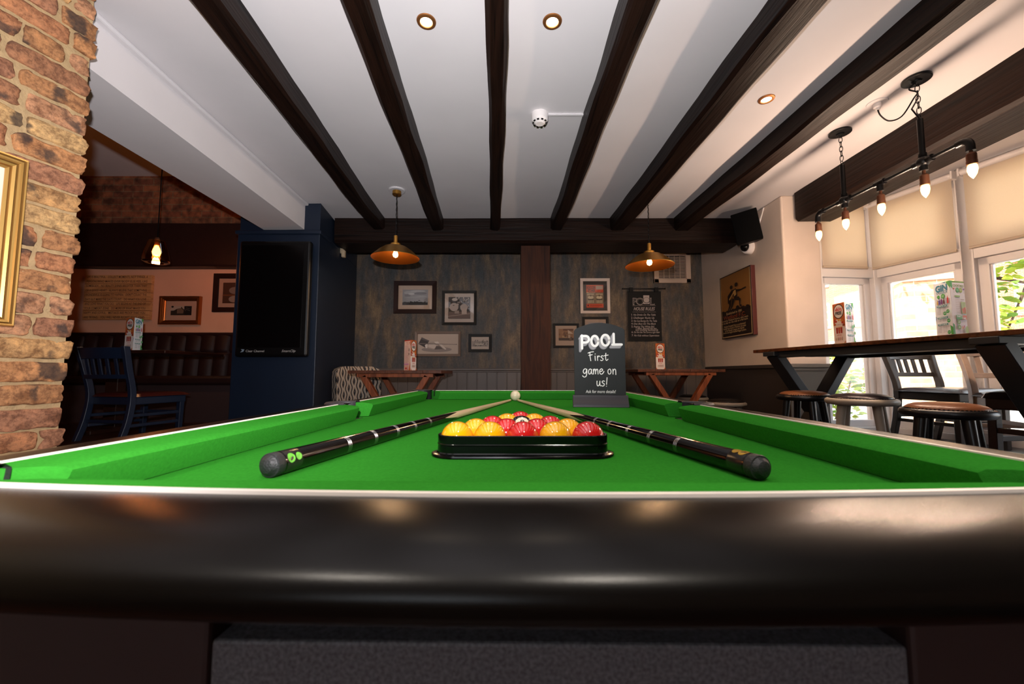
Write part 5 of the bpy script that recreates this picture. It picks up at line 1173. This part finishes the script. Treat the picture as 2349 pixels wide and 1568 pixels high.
for i, (n_, tx, py, ex) in enumerate([('1', 'No Drinks On The Table', 725, 1504), ('2', 'Challenger Racks Up', 732, 1501), ('3', 'No Cue Boxing On The Table', 739, 1507), ('4', 'One Shot On The Black', 745.5, 1504), ('5', 'Potting The White Ball', 752, 1500), ('', '2 shots. Beyond the line', 756, 1505), ('', 'and nothing backwards', 759.5, 1509), ('6', 'Do Not Use The Cue as a Light Saber', 764.5, 1513), ('7', 'No Kids without Supervision', 772, 1511)]):
    if n_: A.text(n_, pxu(1446), pyv(py), .032, C, bold=.006)
    x0 = 1450 if n_ else 1454; A.text(tx, pxu(x0), pyv(py), .030, C, align='l', shear=.3, fit=pxu(ex)-pxu(x0), bold=.008)
A.build('lettering', t, (0, -0.0345, 0))
# football poster on the right wall
a, b = onX(1660, 640, RWX), onX(1727, 608, RWX); c = onX(1733, 770, RWX)
ya, yb = a.y, b.y-0.03; z1 = (a.z+b.z)/2; z0 = onX(1668, 778, RWX).z
t = thing('football_poster', 'box canvas poster of two footballers with red edge on the right wall', 'poster', (RWX, (ya+yb)/2, (z0+z1)/2), radians(90-180)); hw, hh = abs(ya-yb)/2, (z1-z0)/2
t.rotation_euler = (0, 0, radians(-90))
MB().box(-hw, hw, -0.040, 0, -hh, hh).build('canvas', mat('canvas_red', '#4E1612', 0.5), t, smooth=False, bevel=0.003)
A = Art(); K = '#1E0E0A'; O = '#8A5E2C'; w, h = 2*hw, 2*hh
q = lambda l: [(-hw+u*w, -hh+v*h) for u, v in l]
A.rect(-hw, -hh, hw, hh, K); A.rect(-hw+.02*w, -hh+.015*h, hw-.02*w, hh-.015*h, '#B49A72'); A.rect(-hw+.04*w, -hh+.03*h, hw-.04*w, hh-.015*h, K); A.rect(-hw+.04*w, -hh+.42*h, hw-.04*w, hh-.015*h, O)
rng = random.Random(6)
for k in range(28): u = .04+.92*k/28; A.rect(-hw+u*w, -hh+.40*h, -hw+(u+.034)*w, -hh+(.43+rng.uniform(-.005, .018))*h, K)
for l in ([(.30,.66),(.46,.74),(.50,.66),(.36,.58),(.40,.52),(.30,.54)], [(.33,.58),(.42,.60),(.40,.50),(.34,.44),(.29,.43),(.34,.50)], [(.44,.72),(.58,.74),(.62,.62),(.52,.58)], [(.50,.62),(.66,.60),(.70,.56),(.66,.54),(.54,.56)], [(.66,.58),(.72,.56),(.70,.48),(.76,.45),(.68,.44)], [(.46,.60),(.54,.58),(.46,.48),(.38,.42),(.34,.41),(.42,.50)], [(.58,.72),(.74,.70),(.88,.71),(.90,.69),(.74,.68),(.60,.68)], [(.32,.66),(.46,.72),(.44,.70),(.34,.62)]): A.poly(q(l), K)
A.ell(-hw+.44*w, -hh+.775*h, .045*w, .03*h, K); A.ell(-hw+.60*w, -hh+.79*h, .05*w, .032*h, K); A.ell(-hw+.62*w, -hh+.445*h, .05*w, .025*h, K)
A.poly(q([(.50,.70),(.58,.72),(.60,.64),(.53,.62)]), '#B08A50'); A.poly(q([(.36,.60),(.52,.70),(.53,.68),(.38,.58)]), '#B08A50')
T = '#B49A72'; R_ = '#7A3A20'
A.text('Established in 1881', 0, -hh+.365*h, .050*h, T, fit=.5*w, bold=.01); A.text('Watford F.C.', 0, -hh+.295*h, .085*h, R_, fit=.72*w, bold=.03)
for k, (tx, f, v) in enumerate([('formed by Watford Rovers, who went', .86, .262), ('on to play for the club as a full back.', .86, .228), ('Watford Football Club is a professional', .70, .170), ('football club based in Watford, that plays', .72, .138), ('in the Premier League, the highest', .62, .106), ('level in the English football league system.', .74, .074)]): A.text(tx, 0, -hh+v*h, .040*h, T, fit=f*w, bold=.01)
A.build('poster_print', t, (0, -0.0402, 0))

# booth room pictures
BP = BY
a, b = onY(196, 630, BP-0.06), onY(341, 733, BP-0.06); hw, hh = (b.x-a.x)/2, (a.z-b.z)/2
t = thing('wooden_sign', 'wooden plank sign covered in lines of small capitals in the booth room', 'sign', ((a.x+b.x)/2, BP, (a.z+b.z)/2))
mb = MB()
for k in range(5): z_ = -hh+k*2*hh/5; mb.box(-hw, hw, -0.06, -0.02, z_+0.002, z_+2*hh/5-0.002)
mb.build('plank', wood('sign_pine', '#B07848', '#D89E68', 0.6, (1, 12, 12), 'x', 0.2), t, smooth=False, bevel=0.002)
MB().box(-hw+0.05, -hw+0.1, -0.02, 0, -hh+0.02, hh-0.02).box(hw-0.1, hw-0.05, -0.02, 0, -hh+0.02, hh-0.02).build('batten', M_tableleg, t, smooth=False)
A = Art(); lines = ['LIFE IS BEAUTIFUL.   COLLECT MOMENTS, NOT THINGS. A', 'PERSON WHO MAKES EVERYBODY ELSE FEEL LIKE', 'SOMEBODY.   NO BEAUTY SHINES BRIGHTER THAN THAT', 'OF A GOOD HEART.   ALWAYS BELIEVE THAT SOMETHING', "WONDERFUL IS GOING TO HAPPEN.   DON'T COUNT THE", 'DAYS BUT MAKE THE DAYS COUNT.   DO WHAT YOU LOVE', 'AND LOVE WHAT YOU DO.   LIFE BEGINS AT THE END OF', 'YOUR COMFORT ZONE.   DO MORE OF WHAT MAKES YOU', 'HAPPY AND JOYFUL.   MISTAKES ARE PROOF THAT YOU', 'ARE TRYING.   YOU WILL NEVER REGRET BEING KIND.']
for k, l in enumerate(lines): A.text(l, -hw+.02, hh-(k+0.72)*2*hh/10, .036, '#4A2A18', align='l', fit=2*hw-.06, bold=.012)
A.build('lettering', t, (0, -0.0602, 0))
def ph_church(A, x0, y0, x1, y1):
    w, h = x1-x0, y1-y0; q = lambda l: [(x0+a*w, y0+b*h) for a, b in l]; A.rect(x0, y0, x1, y1, '#B09A88')
    A.poly(q([(0,.5),(.15,.52),(.3,.7),(.48,.78),(.51,.95),(.56,.75),(.66,.6),(1,.6),(1,0),(0,0)]), '#2A2018'); A.poly(q([(.3,.65),(.48,.78),(.62,.55),(.6,.2),(.3,.2)]), '#6A5442'); A.poly(q([(.64,1),(1,1),(1,0),(.66,0)]), '#14100E'); A.ell(x0+.08*w, y0+.92*h, .06*w, .1*h, '#1E1612')
    for k in range(8): A.ell(x0+(.7+.03*k)*w, y0+(.5+.05*(k*3 % 7))*h, .02*w, .025*h, '#8A7664')
picture('framed_photo', 'copper gilt framed church photo on the booth wall', (373, 680, 461, 745), BP, 0.052, M_frcopper, '#B8917A', ph_church, depth=0.045, profile=True, matw=0.055, grp='framed pictures in the booth room', glass=False)
def ph_moon(A, x0, y0, x1, y1):
    w, h = x1-x0, y1-y0; A.rect(x0, y0, x1, y1, '#4A2A1C'); A.ell(x0+.5*w, y0+.62*h, .24*w, .17*h, '#8A7468'); A.ell(x0+.5*w, y0+.2*h, .24*w, .16*h, '#A08878'); A.rect(x0, y0+.36*h, x1, y0+.42*h, '#7A4424')
picture('framed_photo', 'dark wood framed picture half hidden behind the navy pillar', (494, 628, 585, 716), BP, 0.055, M_frbrown, '#C09880', ph_moon, matw=0.045, grp='framed pictures in the booth room')
# gold frame on the brick pier (plane of the pier)
Dp = Vector((-0.242, -0.970, 0)); s_ = 0.168; hw = 0.22; z1, z0 = 1.645, 1.10
c = Vector((-1.594, 1.47, 0)) + Dp*(s_+hw); t = thing('gold_frame', 'gilt framed print on the brick pier, cut by the left edge', 'picture', (c.x, c.y, (z0+z1)/2), PA+pi)
nrm = Vector((0.970, -0.242, 0)); t.location = t.location + nrm*0.022
def ph_cream(A, x0, y0, x1, y1): A.rect(x0, y0, x1, y1, '#E8D8C4'); A.rect(x0+.1, y0+.1, x1-.1, y1-.1, '#B8A488')
fill_picture(t, hw, (z1-z0)/2, 0.042, M_frgold, '#E8D8C4', ph_cream, 0.036, True, 0.0, False)

# portrait screen on the navy pillar
a, b = onY(551, 552, 3.315), onY(714, 552, 3.315); c = onY(540, 818, 3.315); hh = (a.z-c.z)/2; hw = (b.x-a.x)/2
t = thing('advert_screen', 'tall black switched off advertising screen on the navy pillar', 'screen', ((a.x+b.x)/2, 3.386, (a.z+c.z)/2), 0)
MB().box(-hw, hw, -0.075, -0.02, -hh, hh).build('casing', mat('screen_casing', '#050506', 0.35), t, smooth=False, bevel=0.02, seg=3)
MB().box(-hw+0.1, hw-0.1, -0.022, 0, -hh+0.15, hh-0.15).build('mount', M_blackmetal, t, smooth=False)
MB().box(-hw+0.025, hw-0.055, -0.0765, -0.0745, -hh+0.075, hh-0.04).build('display_glass', mat('display_glass', '#040405', 0.22, spec=0.6), t, smooth=False)
A = Art(); A.text('Clear Channel', -hw+0.095, -hh+0.038, .026, '#B8B4B0', align='l'); A.poly([(-hw+.05, -hh+.035), (-hw+.075, -hh+.04), (-hw+.085, -hh+.06), (-hw+.055, -hh+.062), (-hw+.065, -hh+.05)], '#7A8A9A'); A.text('SmartClip', hw-0.09, -hh+0.038, .028, '#B8B4B0', align='r', shear=.4)
A.build('lettering', t, (0, -0.0758, 0))

# ================================================================ MENU CARDS
def f_pints(A, w, h):
    A.rect(-w, 0, w, h, '#EFE2DA'); rng = random.Random(1)
    A.rect(-w, h*.62, w, h, '#C8642A'); A.poly([(-w, h*.62), (-w, h*.45), (-w*.5, h*.62)], '#B04A1E'); A.poly([(w, h*.62), (w, h*.4), (w*.3, h*.62)], '#C8642A')
    A.ell(0, h*.805, w*.86, w*.90, '#2A2422'); A.ell(0, h*.805, w*.76, w*.80, '#F2E8DC')
    A.text('BUY 5', 0, h*.855, w*.38, '#C8301E', fit=w*.72, bold=.03); A.text('PINTS', 0, h*.805, w*.46, '#C8301E', fit=w*1.15, bold=.04); A.rect(-w*.4, h*.778, w*.4, h*.796, '#2A2422'); A.text('GET ONE', 0, h*.782, w*.14, '#F2E8DC', fit=w*.6); A.text('FREE', 0, h*.728, w*.50, '#2A2422', fit=w*1.05, bold=.04)
    for u, v, c in ((-.5,.57,'#B8341E'),(.45,.58,'#D88A3A'),(.6,.53,'#B8341E'),(-.7,.5,'#C8642A'),(.75,.47,'#8A3A1E'),(0,.6,'#E0A050')): A.ell(u*w, v*h, w*.2, w*.15, c, 12)
    A.text('THE PERFECT MIX', 0, h*.475, w*.17, '#8A4A3A', fit=w*1.0)
    for k in range(3): A.poly([(-w*.55+k*w*.38, h*.44), (-w*.21+k*w*.38, h*.44), (-w*.26+k*w*.38, h*.28), (-w*.50+k*w*.38, h*.28)], ['#A82E1A', '#C24A22', '#A82E1A'][k]); A.rect(-w*.55+k*w*.38, h*.42, -w*.21+k*w*.38, h*.445, '#E8C8A0')
    A.text('BOTTLED', 0, h*.225, w*.17, '#C8301E', fit=w*.7, bold=.02)
    for k in range(8): A.rect(-w*.6+k*w*.155, h*.11, -w*.53+k*w*.155, h*(.17+.02*(k % 2)), ['#8A5A34','#C8A050','#3A5A34','#B8341E','#6A5A4A','#C8642A','#A89878','#5A2A1E'][k])
    A.poly([(-w, 0), (-w*.7, 0), (-w, h*.08)], '#C8642A'); A.poly([(w, 0), (w*.6, 0), (w, h*.1)], '#C8642A')
def f_gin(A, w, h):
    A.rect(-w, 0, w, h, '#DFE4EA'); A.poly([(w, h), (w*.5, h), (w, h*.86)], '#4AA04A'); A.poly([(w*.0, h), (w*.5, h), (w*.45, h*.975)], '#3A8AA0'); A.poly([(-w, h*.4), (-w*.9, h*.38), (-w, h*.25)], '#3A7AC0'); A.poly([(w, 0), (w*.75, 0), (w*.7, h*.2), (w, h*.16)], '#4AA04A')
    A.text('GIN', -w*.05, h*.845, w*.80, '#2A7A96', fit=w*1.45, bold=.045); A.text("O'CLOCK", 0, h*.795, w*.36, '#2A7A96', fit=w*1.35, bold=.015)
    A.ell(-w*.45, h*.745, w*.17, w*.17, '#4AA04A'); A.ell(w*.1, h*.745, w*.23, w*.23, '#4AA04A'); A.text('£5', w*.1, h*.732, w*.2, '#FFFFFF')
    for u, c, t_ in ((-.62,'#C8A050',.66),(-.38,'#5A3A96',.68),(-.1,'#6A2A6E',.69),(.18,'#5A2A3A',.67),(.45,'#B8B4C0',.70),(.68,'#C83A3A',.70)): A.rect((u-.09)*w, h*.60, (u+.09)*w, t_*h, c); A.rect((u-.03)*w, t_*h, (u+.03)*w, (t_+.035)*h, c)
    for v, tx in ((.555, 'PREMIUM GIN'), (.34, 'PREMIUM RUM'), (.215, 'SPIRIT & MIXER')): A.rect(-w*.7, (v-.008)*h, w*.55, (v+.025)*h, '#2A7A86'); A.text(tx, -w*.08, v*h, w*.15, '#E8F0F0', fit=w*1.05, bold=.02)
    for v0, n in ((.52, 5), (.31, 2), (.185, 5)):
        for k in range(n): A.rect(-w*.68, (v0-k*.026)*h, -w*.2, (v0-k*.026+.006)*h, '#8A8A96'); A.rect(w*.0, (v0-k*.026)*h, w*.42, (v0-k*.026+.006)*h, '#8A8A96')
    for u, v in ((.35,.42),(.72,.45),(.75,.28),(.72,.07)): A.ell(u*w, v*h, w*.2, w*.18, '#3A9A56'); A.text('£3.49', u*w, v*h-.02*w, w*.11, '#FFFFFF', fit=w*.28)
def f_cocktail(A, w, h):
    A.rect(-w, 0, w, h, '#E6E0E2'); A.poly([(-w, h), (w, h), (w, h*.975), (-w, h*.965)], '#7AA03A'); A.poly([(-w, h), (-w*.7, h), (-w*.7, h*.85), (-w, h*.9)], '#4AA04A'); A.poly([(-w, 0), (-w*.75, 0), (-w*.8, h*.2), (-w, h*.23)], '#3A9A3A')
    A.text('COCKTAILS', w*.12, h*.895, w*.30, '#7A8A1E', fit=w*1.5, bold=.03)
    for u, c in ((-.55,'#C8563A'),(.85,'#8A4AA0')): A.poly([((u-.15)*w, h*.87), ((u+.15)*w, h*.87), (u*w, h*.83)], c); A.rect((u-.012)*w, h*.79, (u+.012)*w, h*.83, '#9A9AA0'); A.rect((u-.08)*w, h*.787, (u+.08)*w, h*.792, '#9A9AA0')
    A.ell(-w*.05, h*.835, w*.22, w*.24, '#4AA04A'); A.ell(w*.40, h*.835, w*.22, w*.24, '#9AAA3A'); A.text('2 for', -w*.05, h*.825, w*.14, '#FFFFFF'); A.text('£10', w*.40, h*.825, w*.14, '#FFFFFF')
    A.rect(-w*.5, h*.705, w*.2, h*.735, '#8AAA4A'); A.rect(w*.25, h*.66, w*.8, h*.668, '#9A8A7A')
    for k in range(9): A.rect(-w*.5, (.66-k*.033)*h, w*.1, (.665-k*.033)*h, '#B8A8A8')
    A.rect(w*.25, h*.40, w*.85, h*.62, '#A8B878')
    for k in range(2): A.poly([((.34+k*.24)*w, h*(.52-.02*(1-k))), ((.56+k*.24)*w, h*(.52-.02*(1-k))), ((.52+k*.24)*w, h*.41), ((.38+k*.24)*w, h*.41)], '#D8563A')
    A.rect(-w*.55, h*.30, w*.85, h*.375, '#4AA04A'); A.rect(w*.3, h*.30, w*.85, h*.375, '#D8663A'); A.text('PARTY', -w*.08, h*.335, w*.24, '#F4F4F0', fit=w*.8, bold=.03); A.text('TIME', w*.45, h*.305, w*.24, '#F4F4F0', fit=w*.62, bold=.03)
    for v in (.25, .155): A.ell(-w*.3, v*h, w*.23, w*.23, '#7AA03A'); A.text('£8', -w*.3, v*h-.07*w, w*.22, '#FFFFFF'); A.rect(w*.0, v*h, w*.6, v*h+.005*h, '#B8A8A8'); A.rect(w*.0, (v+.02)*h, w*.5, (v+.025)*h, '#B8A8A8')
    A.rect(w*.1, h*.13, w*.24, h*.17, '#D88A2A'); A.rect(w*.3, h*.15, w*.44, h*.19, '#B83A6A'); A.ell(w*.72, h*.10, w*.2, h*.08, '#A8C06A')
def f_food(A, w, h):
    A.rect(-w, 0, w, h, '#EAC6B4'); A.rect(-w, h*.97, w, h, '#C83A1E'); A.text('WHAT A', 0, h*.91, w*.26, '#C8642A', fit=w*1.2, bold=.02); A.text('GOAL', 0, h*.86, w*.22, '#C8642A', fit=w*.7, bold=.02)
    for k in range(16): A.rect(-w*.75, (.80-k*.036)*h, (-.75+.9+.5*((k*7) % 5)/5)*w, (.808-k*.036)*h, '#C88A7A' if k % 5 else '#C83A6A')
    A.rect(w*.45, h*.62, w*.62, h*.72, '#3A2A2A'); A.rect(w*.45, h*.5, w*.62, h*.58, '#3A2A2A'); A.poly([(w, h*.8), (w*.7, h*.9), (w, h)], '#C8642A')
    A.rect(-w*.9, h*.18, w*.5, h*.23, '#D890B0'); A.rect(-w*.9, h*.0, w*.5, h*.17, '#E4B09A'); A.ell(-w*.3, h*.07, w*.25, h*.035, '#C8301E'); A.poly([(w*.1, h*.02), (w*.3, h*.02), (w*.25, h*.14)], '#C83A5A'); A.poly([(w, 0), (w*.55, 0), (w, h*.3)], '#C8642A')
def menu(label, loc, rotz, faces, h=0.258, w=0.050):
    t = thing('menu_card', label, 'menu', loc, rotz, 'three sided menu cards'); r = w/tan(radians(60))
    pts = [(2*r*cos(a), 2*r*sin(a)) for a in (pi/2, pi/2+2*pi/3, pi/2+4*pi/3)]
    MB().prism(pts, 0.0, h).build('card', paint('#E8E0DC'), t, smooth=False)
    for k, fc in enumerate(faces):
        if fc is None: continue
        a = k*2*pi/3 - 0.0   # face k points to angle -90deg + k*120
        A = Art(0.00012); fc(A, w, h); o = A.build('printed_face', t, (r*sin(a)*1.004, -r*cos(a)*1.004, 0), (0, 0, a))
# face 0 faces local -y, face 1 is turned +120 degrees, face 2 is turned -120 degrees
TT = PLAT+0.645
menu('GIN and cocktails menu card on the window table, the taller looking of the two', (2.075, 1.92, TT), radians(136), [None, f_gin, f_cocktail])
menu('pints and gin menu card at the far end of the window table', (2.04, 2.50, TT), radians(146), [None, f_pints, f_gin])
menu('pints menu card on the corner table under the rules banner', (1.46, 4.08, 0.992), radians(14), [f_pints, f_gin, f_food])
menu('red and pink menu card on the table beside the navy pillar', (-0.868, 3.50, 0.978), radians(196), [None, f_food, f_pints])
menu('pints and gin menu card behind the navy blue chair', (-2.985, 3.22, PLAT+0.65), radians(222), [None, f_pints, f_gin])
